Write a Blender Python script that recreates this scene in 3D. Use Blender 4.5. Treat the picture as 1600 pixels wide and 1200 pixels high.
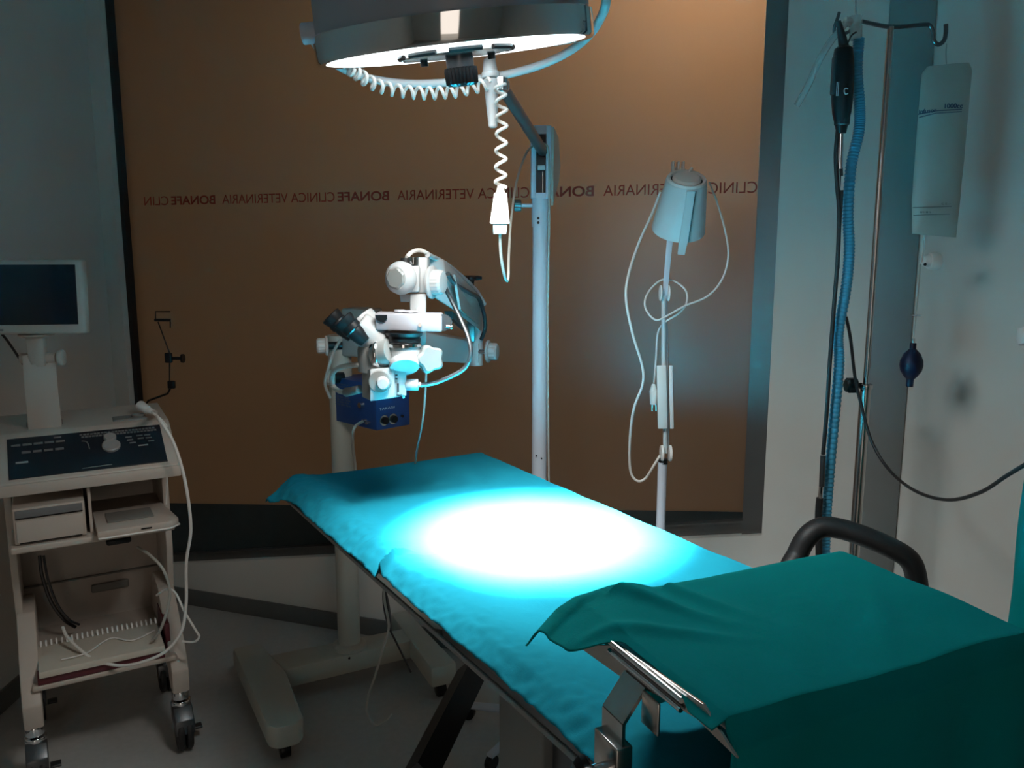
import bpy, bmesh, math, random
from mathutils import Vector, Matrix, noise
random.seed(7)
for o in list(bpy.data.objects): bpy.data.objects.remove(o)
S = bpy.context.scene
COL = S.collection
PI = math.pi
V = Vector

# ------------------------------------------------------------------ camera
F = 1294.0
H = 1.6
TH = math.radians(9.3)
cam = bpy.data.cameras.new('camera'); cam_o = bpy.data.objects.new('camera', cam); COL.objects.link(cam_o)
cam.sensor_fit = 'HORIZONTAL'; cam.sensor_width = 36; cam.lens = 36*F/1600; cam.clip_start = .02
cam_o.location = (0, 0, H); cam_o.rotation_euler = (PI/2 - TH, 0, 0)
S.camera = cam_o
# ------------------------------------------------------------------ world, exposure
w = bpy.data.worlds.new('world'); S.world = w; w.use_nodes = True
w.node_tree.nodes['Background'].inputs[0].default_value = (1.0, .86, .74, 1)
w.node_tree.nodes['Background'].inputs[1].default_value = .95
S.view_settings.view_transform = 'Standard'; S.view_settings.look = 'None'
S.view_settings.exposure = 0.45; S.view_settings.gamma = 1.0; S.view_settings.use_curve_mapping = False

def ray(u, v):
    x = (u-800)/F; y = (v-600)/F
    return V((x, math.cos(TH)-y*math.sin(TH), -math.sin(TH)-y*math.cos(TH)))
def P(u, v, Y):                 # world point on the sight line of (u,v) at distance Y into the room
    d = ray(u, v); return V((0, 0, H)) + d*(Y/d.y)
def PZ(u, v, z):
    d = ray(u, v); return V((0, 0, H)) + d*((z-H)/d.z)

# wall frame: s along the window wall (to the right), n into the room, z up
W0 = V((-1.57, 3.60, 0)); WS = V((.945, -.327, 0)).normalized(); WN = V((-.327, -.945, 0)).normalized()
def wp(s, n, z): return W0 + WS*s + WN*n + V((0, 0, z))
def on_wall(u, v, n=0):
    d = ray(u, v); o = V((0, 0, H)); p0 = W0 + WN*n
    t = (p0-o).dot(WN)/d.dot(WN); p = o + d*t
    return (p-W0).dot(WS), p.z

# ------------------------------------------------------------------ lights
LC = V((-.100, 1.56, 1.949))                       # centre of the lamp opening
LN = V((.108, .168, -1)).normalized()               # where the lamp points
sp = bpy.data.lights.new('surgical_lamp_beam', 'SPOT'); sp.energy = 21000; sp.color = (.80, .95, 1.0)
sp.spot_size = math.radians(41); sp.spot_blend = 1.0; sp.shadow_soft_size = .09
spo = bpy.data.objects.new('surgical_lamp_beam', sp); COL.objects.link(spo)
spo.location = LC + LN*.01; spo.rotation_euler = (V((.045, 1.73, .98))-spo.location).to_track_quat('-Z', 'Y').to_euler()
# spill of the same lamp around the beam
s2 = bpy.data.lights.new('surgical_lamp_spill', 'SPOT'); s2.energy = 62; s2.color = (1.0, .97, .92)
s2.spot_size = math.radians(166); s2.spot_blend = 1.0; s2.shadow_soft_size = .20
s2o = bpy.data.objects.new('surgical_lamp_spill', s2); COL.objects.link(s2o)
s2o.location = LC + LN*.01; s2o.rotation_euler = LN.to_track_quat('-Z', 'Y').to_euler()
s3 = bpy.data.lights.new('surgical_lamp_halo', 'SPOT'); s3.energy = 250; s3.color = (.88, .97, 1.0)
s3.spot_size = math.radians(74); s3.spot_blend = 1.0; s3.shadow_soft_size = .07
s3o = bpy.data.objects.new('surgical_lamp_halo', s3); COL.objects.link(s3o)
s3o.location = LC + LN*.01; s3o.rotation_euler = (V((.045, 1.73, .98))-s3o.location).to_track_quat('-Z', 'Y').to_euler()
def arealight(name, loc, target, size, energy, color):
    l = bpy.data.lights.new(name, 'AREA'); l.energy = energy; l.color = color; l.size = size
    o = bpy.data.objects.new(name, l); COL.objects.link(o); o.location = loc
    o.rotation_euler = (V(target)-V(loc)).to_track_quat('-Z', 'Y').to_euler(); return o
# corridor lamps behind the frosted window
arealight('corridor_light', wp(2.35, -.55, 2.74), wp(2.2, -.0, 2.0), .35, 7.5, (1.0, .76, .56))
arealight('corridor_light', wp(1.25, -.8, 2.76), wp(1.2, -.0, 1.6), .4, 1.7, (1.0, .78, .44))

# ------------------------------------------------------------------ materials
def mat(name, col, rough=.5, metal=0., spec=.5, noise_amt=0., noise_scale=20., bump=0., bump_scale=200., coat=0., trans=0., alpha=1., emit=None, estr=0.):
    m = bpy.data.materials.new(name); m.use_nodes = True; nt = m.node_tree; b = nt.nodes['Principled BSDF']
    b.inputs['Base Color'].default_value = (*col, 1); b.inputs['Roughness'].default_value = rough
    b.inputs['Metallic'].default_value = metal; b.inputs['Specular IOR Level'].default_value = spec
    b.inputs['Coat Weight'].default_value = coat; b.inputs['Transmission Weight'].default_value = trans
    b.inputs['Alpha'].default_value = alpha
    tc = nt.nodes.new('ShaderNodeTexCoord')
    if noise_amt:
        n = nt.nodes.new('ShaderNodeTexNoise'); n.inputs['Scale'].default_value = noise_scale; n.inputs['Detail'].default_value = 6
        mx = nt.nodes.new('ShaderNodeMix'); mx.data_type = 'RGBA'
        mx.inputs[6].default_value = (*[c*(1-noise_amt) for c in col], 1); mx.inputs[7].default_value = (*[min(1, c*(1+noise_amt)) for c in col], 1)
        nt.links.new(tc.outputs['Object'], n.inputs['Vector']); nt.links.new(n.outputs['Fac'], mx.inputs[0]); nt.links.new(mx.outputs[2], b.inputs['Base Color'])
    if bump:
        n = nt.nodes.new('ShaderNodeTexNoise'); n.inputs['Scale'].default_value = bump_scale; n.inputs['Detail'].default_value = 4
        bp = nt.nodes.new('ShaderNodeBump'); bp.inputs['Strength'].default_value = bump; bp.inputs['Distance'].default_value = .004
        nt.links.new(tc.outputs['Object'], n.inputs['Vector']); nt.links.new(n.outputs['Fac'], bp.inputs['Height']); nt.links.new(bp.outputs[0], b.inputs['Normal'])
    if emit:
        b.inputs['Emission Color'].default_value = (*emit, 1); b.inputs['Emission Strength'].default_value = estr
    return m
M = {}
M['wall'] = mat('painted_wall', (.70, .68, .635), .6, noise_amt=.04, noise_scale=3, bump=.08, bump_scale=60)
M['floor'] = mat('vinyl_floor', (.42, .41, .39), .30, noise_amt=.12, noise_scale=40)
M['ceiling'] = mat('ceiling_paint', (.62, .62, .6), .8, noise_amt=.03)
M['base'] = mat('grey_baseboard', (.13, .135, .13), .5, noise_amt=.08)
M['pilaster'] = mat('grey_cladding', (.20, .205, .20), .5, noise_amt=.05, noise_scale=5)
M['alu'] = mat('window_aluminium', (.17, .17, .165), .38, .75, noise_amt=.06, noise_scale=12)
M['steel'] = mat('brushed_steel', (.55, .53, .51), .25, 1.0, noise_amt=.08, noise_scale=50)
M['chrome'] = mat('chrome', (.75, .77, .79), .06, 1.0, noise_amt=.02)
M['dark_steel'] = mat('dark_steel', (.10, .105, .11), .35, .8, noise_amt=.1)
M['lamp_grey'] = mat('lamp_grey_enamel', (.34, .37, .42), .35, noise_amt=.03, noise_scale=4)
M['white'] = mat('white_enamel', (.58, .60, .61), .35, noise_amt=.03, noise_scale=8)
M['pole_white'] = mat('pale_pole_enamel', (.55, .60, .68), .35, noise_amt=.04, noise_scale=8)
M['white_plastic'] = mat('white_plastic', (.78, .77, .75), .4, noise_amt=.03, noise_scale=15)
M['mic_white'] = mat('microscope_white', (.40, .415, .42), .4, noise_amt=.03, noise_scale=8)
M['mic_grey'] = mat('microscope_grey', (.27, .28, .27), .35, .25, noise_amt=.04)
M['base_grey'] = mat('stand_grey_enamel', (.46, .45, .39), .45, noise_amt=.05, noise_scale=6)
M['black'] = mat('black_plastic', (.006, .0065, .007), .35, spec=.3, noise_amt=.2, noise_scale=30)
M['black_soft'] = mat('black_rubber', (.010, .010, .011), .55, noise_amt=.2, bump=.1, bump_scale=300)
M['blue_box'] = mat('blue_enamel', (.012, .065, .24), .4, noise_amt=.08, noise_scale=10)
M['silver'] = mat('camera_silver', (.50, .50, .55), .3, .35, noise_amt=.03)
M['cart'] = mat('beige_plastic', (.50, .43, .37), .5, noise_amt=.05, noise_scale=12)
M['cart_dark'] = mat('recess_grey', (.20, .19, .17), .6, noise_amt=.05)
M['panel'] = mat('navy_keyboard', (.006, .009, .017), .35, noise_amt=.1)
M['key'] = mat('key_grey', (.16, .16, .16), .5, noise_amt=.1)
M['knobgrey'] = mat('trackball_grey', (.30, .30, .29), .4, noise_amt=.05)
M['screen'] = mat('black_screen', (.003, .006, .010), .12, noise_amt=.2)
M['maroon'] = mat('maroon_cover', (.10, .012, .018), .5, noise_amt=.15)
M['paper'] = mat('cream_paper', (.55, .50, .42), .7, noise_amt=.06)
M['cord'] = mat('white_cord', (.72, .70, .66), .4, noise_amt=.03)
M['cord_grey'] = mat('grey_cord', (.40, .40, .36), .45, noise_amt=.03)
M['cord_black'] = mat('black_cord', (.012, .012, .013), .4, noise_amt=.1)
M['blue_hose'] = mat('blue_hose', (.06, .36, .56), .4, noise_amt=.05, noise_scale=60)
M['blue_label'] = mat('navy_print', (.01, .05, .12), .5, noise_amt=.05)
M['grey_print'] = mat('grey_print', (.12, .16, .16), .5, noise_amt=.05)
M['pale_print'] = mat('pale_print', (.6, .65, .7), .5, noise_amt=.05)
M['bag'] = mat('translucent_bag', (.42, .46, .42), .35, noise_amt=.10, noise_scale=7)
M['bulb'] = mat('navy_rubber', (.003, .005, .022), .5, spec=.3, noise_amt=.1)
M['clear'] = mat('clear_tubing', (.62, .72, .72), .15, alpha=.35, noise_amt=.02)
M['clear_blue'] = mat('clear_blue_plug', (.50, .85, .92), .2, noise_amt=.05)
M['red_text'] = mat('red_vinyl', (.26, .022, .012), .5, noise_amt=.05)
M['glow'] = mat('lit_reflector', (.9, .9, .9), .4, noise_amt=.02, emit=(.97, .99, 1.0), estr=2.0)
M['glass_low'] = mat('dark_clear_glass', (.035, .045, .045), .16, spec=.35, noise_amt=.1)
# teal drape cloth
def cloth_mat(name, col):
    m = mat(name, col, .85, spec=.03, noise_amt=.10, noise_scale=6)
    nt = m.node_tree; b = nt.nodes['Principled BSDF']
    b.inputs['Sheen Weight'].default_value = .02; b.inputs['Sheen Roughness'].default_value = .6
    b.inputs['Sheen Tint'].default_value = (.4, .95, 1, 1)
    tc = nt.nodes.new('ShaderNodeTexCoord')
    n1 = nt.nodes.new('ShaderNodeTexNoise'); n1.inputs['Scale'].default_value = 420; n1.inputs['Detail'].default_value = 2
    n2 = nt.nodes.new('ShaderNodeTexNoise'); n2.inputs['Scale'].default_value = 14; n2.inputs['Detail'].default_value = 5; n2.inputs['Distortion'].default_value = .8
    ad = nt.nodes.new('ShaderNodeMath'); ad.operation = 'MULTIPLY_ADD'; ad.inputs[1].default_value = .12
    bp = nt.nodes.new('ShaderNodeBump'); bp.inputs['Strength'].default_value = .35; bp.inputs['Distance'].default_value = .006
    nt.links.new(tc.outputs['Object'], n1.inputs['Vector']); nt.links.new(tc.outputs['Object'], n2.inputs['Vector'])
    nt.links.new(n1.outputs['Fac'], ad.inputs[0]); nt.links.new(n2.outputs['Fac'], ad.inputs[2])
    nt.links.new(ad.outputs[0], bp.inputs['Height']); nt.links.new(bp.outputs[0], b.inputs['Normal'])
    return m
M['cloth'] = cloth_mat('teal_drape_cloth', (.008, .185, .255))
M['cloth2'] = cloth_mat('green_teal_drape_cloth', (.0005, .20, .200))
# frosted amber film: light from the corridor passes through, room lights give a blurred sheen
def film_mat():
    m = bpy.data.materials.new('amber_frosted_film'); m.use_nodes = True; nt = m.node_tree; nt.nodes.clear()
    out = nt.nodes.new('ShaderNodeOutputMaterial'); add = nt.nodes.new('ShaderNodeMixShader')
    tr = nt.nodes.new('ShaderNodeBsdfTranslucent'); df = nt.nodes.new('ShaderNodeBsdfDiffuse'); gl = nt.nodes.new('ShaderNodeBsdfGlossy')
    tc = nt.nodes.new('ShaderNodeTexCoord'); n = nt.nodes.new('ShaderNodeTexNoise'); n.inputs['Scale'].default_value = 2.5
    mx = nt.nodes.new('ShaderNodeMix'); mx.data_type = 'RGBA'
    mx.inputs[6].default_value = (.50, .33, .20, 1); mx.inputs[7].default_value = (.55, .37, .23, 1)
    nt.links.new(tc.outputs['Object'], n.inputs['Vector']); nt.links.new(n.outputs['Fac'], mx.inputs[0]); nt.links.new(mx.outputs[2], tr.inputs[0])
    df.inputs[0].default_value = (.09, .066, .05, 1); gl.inputs[0].default_value = (.8, .8, .8, 1); gl.inputs['Roughness'].default_value = .36
    m1 = nt.nodes.new('ShaderNodeMixShader'); m1.inputs[0].default_value = .5
    nt.links.new(df.outputs[0], m1.inputs[1]); nt.links.new(tr.outputs[0], m1.inputs[2])
    fr = nt.nodes.new('ShaderNodeLayerWeight'); fr.inputs[0].default_value = .15
    mm = nt.nodes.new('ShaderNodeMath'); mm.operation = 'MULTIPLY_ADD'; mm.inputs[1].default_value = .5; mm.inputs[2].default_value = .09
    nt.links.new(fr.outputs['Fresnel'], mm.inputs[0]); nt.links.new(mm.outputs[0], add.inputs[0])
    nt.links.new(m1.outputs[0], add.inputs[1]); nt.links.new(gl.outputs[0], add.inputs[2]); nt.links.new(add.outputs[0], out.inputs[0])
    return m
M['film'] = film_mat()

# ------------------------------------------------------------------ mesh helpers
RM = {}                                             # object name -> world matrix of its root
class MB:
    def __init__(s, T=None): s.bm = bmesh.new(); s.T = T or Matrix.Identity(4)
    def _v(s, p): return s.bm.verts.new(s.T @ V(p))
    def face(s, vs):
        try: return s.bm.faces.new(vs)
        except ValueError: return None
    def box(s, c, size, R=None, bev=0.):
        c = V(c); R = R or Matrix.Identity(3); hx, hy, hz = [k/2 for k in size]
        t = bmesh.new(); vs = [t.verts.new(V((x, y, z))) for x in (-hx, hx) for y in (-hy, hy) for z in (-hz, hz)]
        for f in ((0,1,3,2),(4,6,7,5),(0,4,5,1),(2,3,7,6),(0,2,6,4),(1,5,7,3)): t.faces.new([vs[i] for i in f])
        if bev: bmesh.ops.bevel(t, geom=list(t.edges), offset=min(bev, min(size)*.45), segments=3, affect='EDGES', profile=.5)
        s._merge(t, lambda p: c + R @ p); return s
    def _merge(s, t, fn):
        mp = {}
        for v in t.verts: mp[v.index if False else v] = s._v(fn(v.co))
        for f in t.faces: s.face([mp[v] for v in f.verts])
        t.free()
    def hexa(s, a, b, bev=0.):                     # loft between two quads (lists of 4 points)
        t = bmesh.new(); va = [t.verts.new(V(p)) for p in a]; vb = [t.verts.new(V(p)) for p in b]
        t.faces.new(va[::-1]); t.faces.new(vb)
        for i in range(4): t.faces.new([va[i], va[(i+1) % 4], vb[(i+1) % 4], vb[i]])
        if bev: bmesh.ops.bevel(t, geom=list(t.edges), offset=bev, segments=2, affect='EDGES', profile=.5)
        s._merge(t, lambda p: p); return s
    def prism(s, poly, fn, d0, d1, bev=0.):        # fn(a, b, d) -> world point
        t = bmesh.new(); va = [t.verts.new(V(fn(a, b, d0))) for a, b in poly]; vb = [t.verts.new(V(fn(a, b, d1))) for a, b in poly]
        t.faces.new(va[::-1]); t.faces.new(vb); n = len(poly)
        for i in range(n): t.faces.new([va[i], va[(i+1) % n], vb[(i+1) % n], vb[i]])
        if bev: bmesh.ops.bevel(t, geom=list(t.edges), offset=bev, segments=2, affect='EDGES', profile=.5)
        s._merge(t, lambda p: p); return s
    def lathe(s, prof, p0, axis, seg=32, closed=True, lobes=0, amp=0.):
        p0 = V(p0); ax = V(axis).normalized(); e = V((0, 0, 1)) if abs(ax.z) < .9 else V((1, 0, 0))
        x = ax.cross(e).normalized(); y = ax.cross(x)
        rings = []
        for r, h in prof:
            if r < 1e-6: rings.append([s._v(p0+ax*h)])
            else:
                rings.append([s._v(p0 + ax*h + (x*math.cos(2*PI*i/seg)+y*math.sin(2*PI*i/seg))*r*(1+amp*math.cos(lobes*2*PI*i/seg))) for i in range(seg)])
        for a, b in zip(rings, rings[1:]):
            for i in range(seg):
                j = (i+1) % seg
                if len(a) == 1 and len(b) == 1: continue
                if len(a) == 1: s.face([a[0], b[j], b[i]])
                elif len(b) == 1: s.face([a[i], a[j], b[0]])
                else: s.face([a[i], a[j], b[j], b[i]])
        if closed:
            if len(rings[0]) > 1: s.face(rings[0][::-1])
            if len(rings[-1]) > 1: s.face(rings[-1])
        return s
    def cyl(s, a, b, r0, r1=None, seg=24, bev=0.):
        a = V(a); b = V(b); L = (b-a).length; r1 = r0 if r1 is None else r1
        if bev: pr = [(r0-bev, 0), (r0-bev*.3, bev*.3), (r0, bev), (r1, L-bev), (r1-bev*.3, L-bev*.3), (r1-bev, L)]
        else: pr = [(r0, 0), (r1, L)]
        return s.lathe(pr, a, b-a, seg)
    def tube(s, pts, r, seg=10, sub=6, closed=False, flat=1.0, rfn=None):
        pts = [V(p) for p in pts]
        if sub > 1: pts = smooth(pts, sub, closed)
        n = len(pts); tan = []
        for i in range(n):
            if closed: t = pts[(i+1) % n]-pts[i-1]
            else: t = pts[min(i+1, n-1)]-pts[max(i-1, 0)]
            tan.append(t.normalized())
        e = V((0, 0, 1)) if abs(tan[0].z) < .9 else V((1, 0, 0))
        x = tan[0].cross(e).normalized(); rings = []
        for i in range(n):
            x = (x - tan[i]*x.dot(tan[i])).normalized(); y = tan[i].cross(x)
            rr = rfn(i/(n-1)) if rfn else r
            rings.append([s._v(pts[i] + x*math.cos(2*PI*k/seg)*rr + y*math.sin(2*PI*k/seg)*rr*flat) for k in range(seg)])
        m = n if closed else n-1
        for i in range(m):
            a, b = rings[i], rings[(i+1) % n]
            for k in range(seg): s.face([a[k], a[(k+1) % seg], b[(k+1) % seg], b[k]])
        if not closed: s.face(rings[0][::-1]); s.face(rings[-1])
        return s
    def sphere(s, c, r, seg=20, sc=(1, 1, 1)):
        t = bmesh.new(); bmesh.ops.create_uvsphere(t, u_segments=seg, v_segments=seg//2, radius=r)
        c = V(c); s._merge(t, lambda p: c + V((p.x*sc[0], p.y*sc[1], p.z*sc[2]))); return s
    def grid(s, fn, nu, nv):
        vs = [[s._v(fn(i/nu, j/nv)) for j in range(nv+1)] for i in range(nu+1)]
        for i in range(nu):
            for j in range(nv): s.face([vs[i][j], vs[i+1][j], vs[i+1][j+1], vs[i][j+1]])
        return s
    def build(s, name, m, parent=None, smooth_=True, world=True):
        bmesh.ops.recalc_face_normals(s.bm, faces=s.bm.faces)
        me = bpy.data.meshes.new(name)
        if parent is not None:
            R = RM[parent.name]
            if world: bmesh.ops.transform(s.bm, matrix=R.inverted(), verts=s.bm.verts)
        s.bm.to_mesh(me); s.bm.free()
        me.materials.append(M[m] if isinstance(m, str) else m)
        o = bpy.data.objects.new(name, me); COL.objects.link(o)
        if smooth_:
            for p in me.polygons: p.use_smooth = True
            bm = bmesh.new(); bm.from_mesh(me)
            for e in bm.edges:
                if len(e.link_faces) == 2 and e.calc_face_angle(0) > math.radians(35): e.smooth = False
            bm.to_mesh(me); bm.free()
        if parent is not None: o.parent = parent; RM[o.name] = RM[parent.name]
        else: RM[o.name] = Matrix.Identity(4)
        return o
def smooth(pts, sub, closed=False):
    out = []; n = len(pts)
    for i in range(n if closed else n-1):
        g = (lambda k: pts[k % n]) if closed else (lambda k: pts[max(0, min(n-1, k))])
        p0, p1, p2, p3 = g(i-1), g(i), g(i+1), g(i+2)
        for k in range(sub):
            t = k/sub
            out.append(.5*((2*p1)+(p2-p0)*t+(2*p0-5*p1+4*p2-p3)*t*t+(3*p1-p0-3*p2+p3)*t**3))
    if not closed: out.append(pts[-1])
    return out
def tag(o, label=None, cat=None, group=None, kind=None):
    if label: o['label'] = label
    if cat: o['category'] = cat
    if group: o['group'] = group
    if kind: o['kind'] = kind
    return o
def thing(name, label, cat, loc=(0, 0, 0), rz=0., group=None):
    o = bpy.data.objects.new(name, None); COL.objects.link(o); o.location = loc; o.rotation_euler = (0, 0, rz); o.empty_display_size = .1
    RM[o.name] = Matrix.Translation(V(loc)) @ Matrix.Rotation(rz, 4, 'Z')
    return tag(o, label, cat, group)
def rooted(o, loc):                                # give a single-mesh thing its origin at loc
    o.data.transform(Matrix.Translation(-V(loc))); o.location = loc; return o
def Rz(a): return Matrix.Rotation(a, 3, 'Z')
def frame(z, x=None):                              # 3x3 with given z axis, x roughly along x
    z = V(z).normalized(); x = V(x) if x else V((1, 0, 0)); x = (x - z*x.dot(z)).normalized(); y = z.cross(x)
    return Matrix((x, y, z)).transposed()
def place(R, loc): m = R.to_4x4(); m.translation = V(loc); return m
def text_mesh(name, body, m, T, height, width=None, parent=None, bold=0., extrude=.0004, align='LEFT'):
    cu = bpy.data.curves.new('t', 'FONT'); cu.body = body; cu.size = 1; cu.extrude = 0; cu.offset = bold; cu.align_x = align
    to = bpy.data.objects.new('t', cu); COL.objects.link(to)
    dg = bpy.context.evaluated_depsgraph_get(); dg.update()
    me = bpy.data.meshes.new_from_object(to.evaluated_get(dg)); bpy.data.objects.remove(to)
    xs = [v.co.x for v in me.vertices]; ys = [v.co.y for v in me.vertices]
    x0, x1, y0, y1 = min(xs), max(xs), min(ys), max(ys)
    sy = height/(y1-y0); sx = (width/(x1-x0)) if width else sy
    for v in me.vertices: v.co = V(((v.co.x-x0)*sx, (v.co.y-y0)*sy, 0))
    bm = bmesh.new(); bm.from_mesh(me)
    r = bmesh.ops.extrude_face_region(bm, geom=list(bm.faces))
    bmesh.ops.translate(bm, vec=(0, 0, extrude), verts=[g for g in r['geom'] if isinstance(g, bmesh.types.BMVert)])
    mm = T if parent is None else RM[parent.name].inverted() @ T
    bmesh.ops.transform(bm, matrix=mm, verts=bm.verts); bmesh.ops.recalc_face_normals(bm, faces=bm.faces)
    bm.to_mesh(me); bm.free(); me.name = name; me.materials.clear(); me.materials.append(M[m])
    for p in me.polygons: p.use_smooth = False
    o = bpy.data.objects.new(name, me); COL.objects.link(o)
    if parent is not None: o.parent = parent; RM[o.name] = RM[parent.name]
    return o

# ================================================================== SETTING
CEIL = 2.8
sL, sFL = -.232, -.152; sFR = 2.58; sP0, sP1 = 2.872, 2.99
cornerL = wp(sL, 0, 0); cornerR = wp(sP1, 0, 0)
GN = -.06                                          # glass plane
def struct(o): o['kind'] = 'structure'; return o
struct(MB().box((.2, 1.6, -.05), (6.4, 8.4, .1)).build('floor', 'floor'))
struct(MB().box((.2, 1.6, CEIL+.05), (6.4, 8.4, .1)).build('ceiling', 'ceiling'))
# inclined sill line in wall coordinates, measured on the low wall face
a0, b0 = on_wall(321, 879, 0); a1, b1 = on_wall(1244, 833.5, 0)
slope = (b1-b0)/(a1-a0)
def sill(s): return b0 + slope*(s-a0)
def prism_wall(mb, poly, n0, n1): return mb.prism(poly, lambda a, b, d: wp(a, d, b), n0, n1)
wb = MB()
prism_wall(wb, [(sL-.3, 0), (sP1+.02, 0), (sP1+.02, sill(sFR)), (sFR, sill(sFR)), (sFL, sill(sFL)), (sFL, CEIL), (sL-.3, CEIL)], 0, -.2)
prism_wall(wb, [(sFR, sill(sFR)), (sP1+.02, sill(sFR)), (sP1+.02, CEIL), (sFR, CEIL)], 0, -.2)
prism_wall(wb, [(sFL, 2.72), (sFR, 2.72), (sFR, CEIL), (sFL, CEIL)], 0, -.2)
struct(wb.build('wall_back', 'wall', smooth_=False))
struct(MB().box((cornerL.x-.05, cornerL.y-2.85, CEIL/2), (.1, 5.7, CEIL)).build('wall_left', 'wall'))
fw = MB(); fw.box((-1.33, -1.75, CEIL/2), (1.86, .12, CEIL)); fw.box((1.70, -1.75, CEIL/2), (2.6, .12, CEIL)); fw.box((.0, -1.75, 2.45), (.8, .12, .7)); struct(fw.build('wall_front', 'wall'))  # unseen gap added so world light enters and gives a highlight strip
struct(MB().box((2.79, -1.1, CEIL/2), (.1, 1.5, CEIL)).build('wall_side', 'wall'))
e1 = V((2.7, -.4, 0)); dR = (e1-cornerR).normalized(); nR = V((dR.y, -dR.x, 0))
if nR.x < 0: nR = -nR
struct(MB().prism([(0, 0), ((e1-cornerR).length, 0), ((e1-cornerR).length, CEIL), (0, CEIL)], lambda a, b, d: cornerR+dR*a+nR*d+V((0, 0, b)), 0, .1).build('wall_right', 'wall'))
struct(MB().prism([(sP0, 0), (sP1+.01, 0), (sP1+.01, CEIL), (sP0, CEIL)], lambda a, b, d: wp(a, d, b), 0.001, .02, bev=.002).build('trim_1', 'pilaster'))
struct(MB().prism([(sL, 0), (sP0, 0), (sP0, .075), (sL, .075)], lambda a, b, d: wp(a, d, b), 0.001, .012, bev=.002).build('baseboard_back', 'base'))
struct(MB().box((cornerL.x+.006, cornerL.y-1.6, .0375), (.012, 3.1, .075)).build('baseboard_left', 'base'))
struct(MB().prism([(0, 0), (2.5, 0), (2.5, .075), (0, .075)], lambda a, b, d: cornerR+dR*(a+.03)-nR*d+V((0, 0, b)), 0.001, .012).build('baseboard_right', 'base'))
# corridor beyond the window
struct(prism_wall(MB(), [(-1.2, 0), (4, 0), (4, CEIL), (-1.2, CEIL)], -2.0, -2.1).build('wall_corridor', 'wall'))
for q in (-1.2, 4.0): struct(prism_wall(MB(), [(q-.05, 0), (q+.05, 0), (q+.05, CEIL), (q-.05, CEIL)], -.2, -2.1).build('wall_corridor', 'wall'))  # unseen end walls added to keep world light out of the corridor
# window: root is the film pane's frame
win = thing('window_1', None, None, wp(1.2, 0, .5)); win['kind'] = 'structure'
del_keys = [k for k in ('label', 'category') if k in win]
sLi = on_wall(178, 0, GN)[0]; sRi = on_wall(1199, 0, GN)[0]
def rail(s): return sill(s) + .035 + .012*(s/2.6)
zt0 = on_wall(320, 787, GN)[1]; st0 = on_wall(320, 787, GN)[0]; st1, zt1 = on_wall(1160, 800, GN)
def band(s): return zt0 + (zt1-zt0)*(s-st0)/(st1-st0)
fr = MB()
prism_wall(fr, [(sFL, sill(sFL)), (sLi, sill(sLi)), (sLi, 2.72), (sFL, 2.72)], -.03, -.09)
fr.build('frame', 'black_soft', win, smooth_=False)  # left stile in black: shade on the aluminium put into its colour
fr = MB(); prism_wall(fr, [(sRi, sill(sRi)), (sFR, sill(sFR)), (sFR, 2.72), (sRi, 2.72)], -.02, -.09); fr.build('frame', 'alu', win, smooth_=False)
fr = MB()
prism_wall(fr, [(sLi, sill(sLi)+.001), (sRi, sill(sRi)+.001), (sRi, rail(sRi)), (sLi, rail(sLi))], -.03, -.09)
prism_wall(fr, [(sLi, rail(sLi)-.006), (sRi, rail(sRi)-.006), (sRi, rail(sRi)+.002), (sLi, rail(sLi)+.002)], -.022, -.03)
fr.build('bottom_rail', 'alu', win, smooth_=False)
fr = MB(); prism_wall(fr, [(sLi, 2.66), (sRi, 2.66), (sRi, 2.72), (sLi, 2.72)], -.03, -.09); fr.build('frame', 'alu', win, smooth_=False)
# film pane: one solid sheet seen as a frosted surface
fl = MB()
g = [wp(sLi, GN, band(sLi)), wp(sRi, GN, band(sRi)), wp(sRi, GN, 2.66), wp(sLi, GN, 2.66)]
fl.face([fl._v(p) for p in g]); fl.build('frosted_pane', 'film', win, smooth_=False)
fl = MB(); prism_wall(fl, [(sLi, rail(sLi)), (sRi, rail(sRi)), (sRi, band(sRi)), (sLi, band(sLi))], GN, GN-.008); fl.build('clear_pane', 'glass_low', win, smooth_=False)
# mirrored lettering on the film
sB2 = on_wall(608, 300, GN)[0]; sB3 = on_wall(928, 300, GN)[0]; sC3 = on_wall(524, 300, GN)[0]; PER = sB3-sB2; wB = sB2-sC3-.01
zb = on_wall(600, 313.5, GN)[1]; zt = on_wall(600, 298, GN)[1]; th = zt-zb
TX = Matrix((-WS, V((0, 0, 1)), WN)).transposed()  # mirrored: letters run right to left
TX = Matrix(((-WS.x, 0, WN.x), (-WS.y, 0, WN.y), (0, 1, 0)))
for k in range(4):
    sB = sB3 - PER*k; sC = sC3 + PER*(2-k) - .004
    gap = sC - sB                                   # CLINICA VETERINARIA spans sC .. sB
    s_hi = min(sC, sRi-.004)
    if k < 3:
        text_mesh('lettering', 'CLINICA VETERINARIA', 'red_text', place(TX, wp(s_hi, GN+.001, zb)), th, (sC-sB)-.035-(sC-s_hi), win, 0.)
        text_mesh('lettering', 'BONAFE', 'red_text', place(TX, wp(sB, GN+.001, zb)), th*.98, wB, win, .022)
    else:
        text_mesh('lettering', 'CLIN', 'red_text', place(TX, wp(sC, GN+.001, zb)), th, .13, win, 0.)

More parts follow.
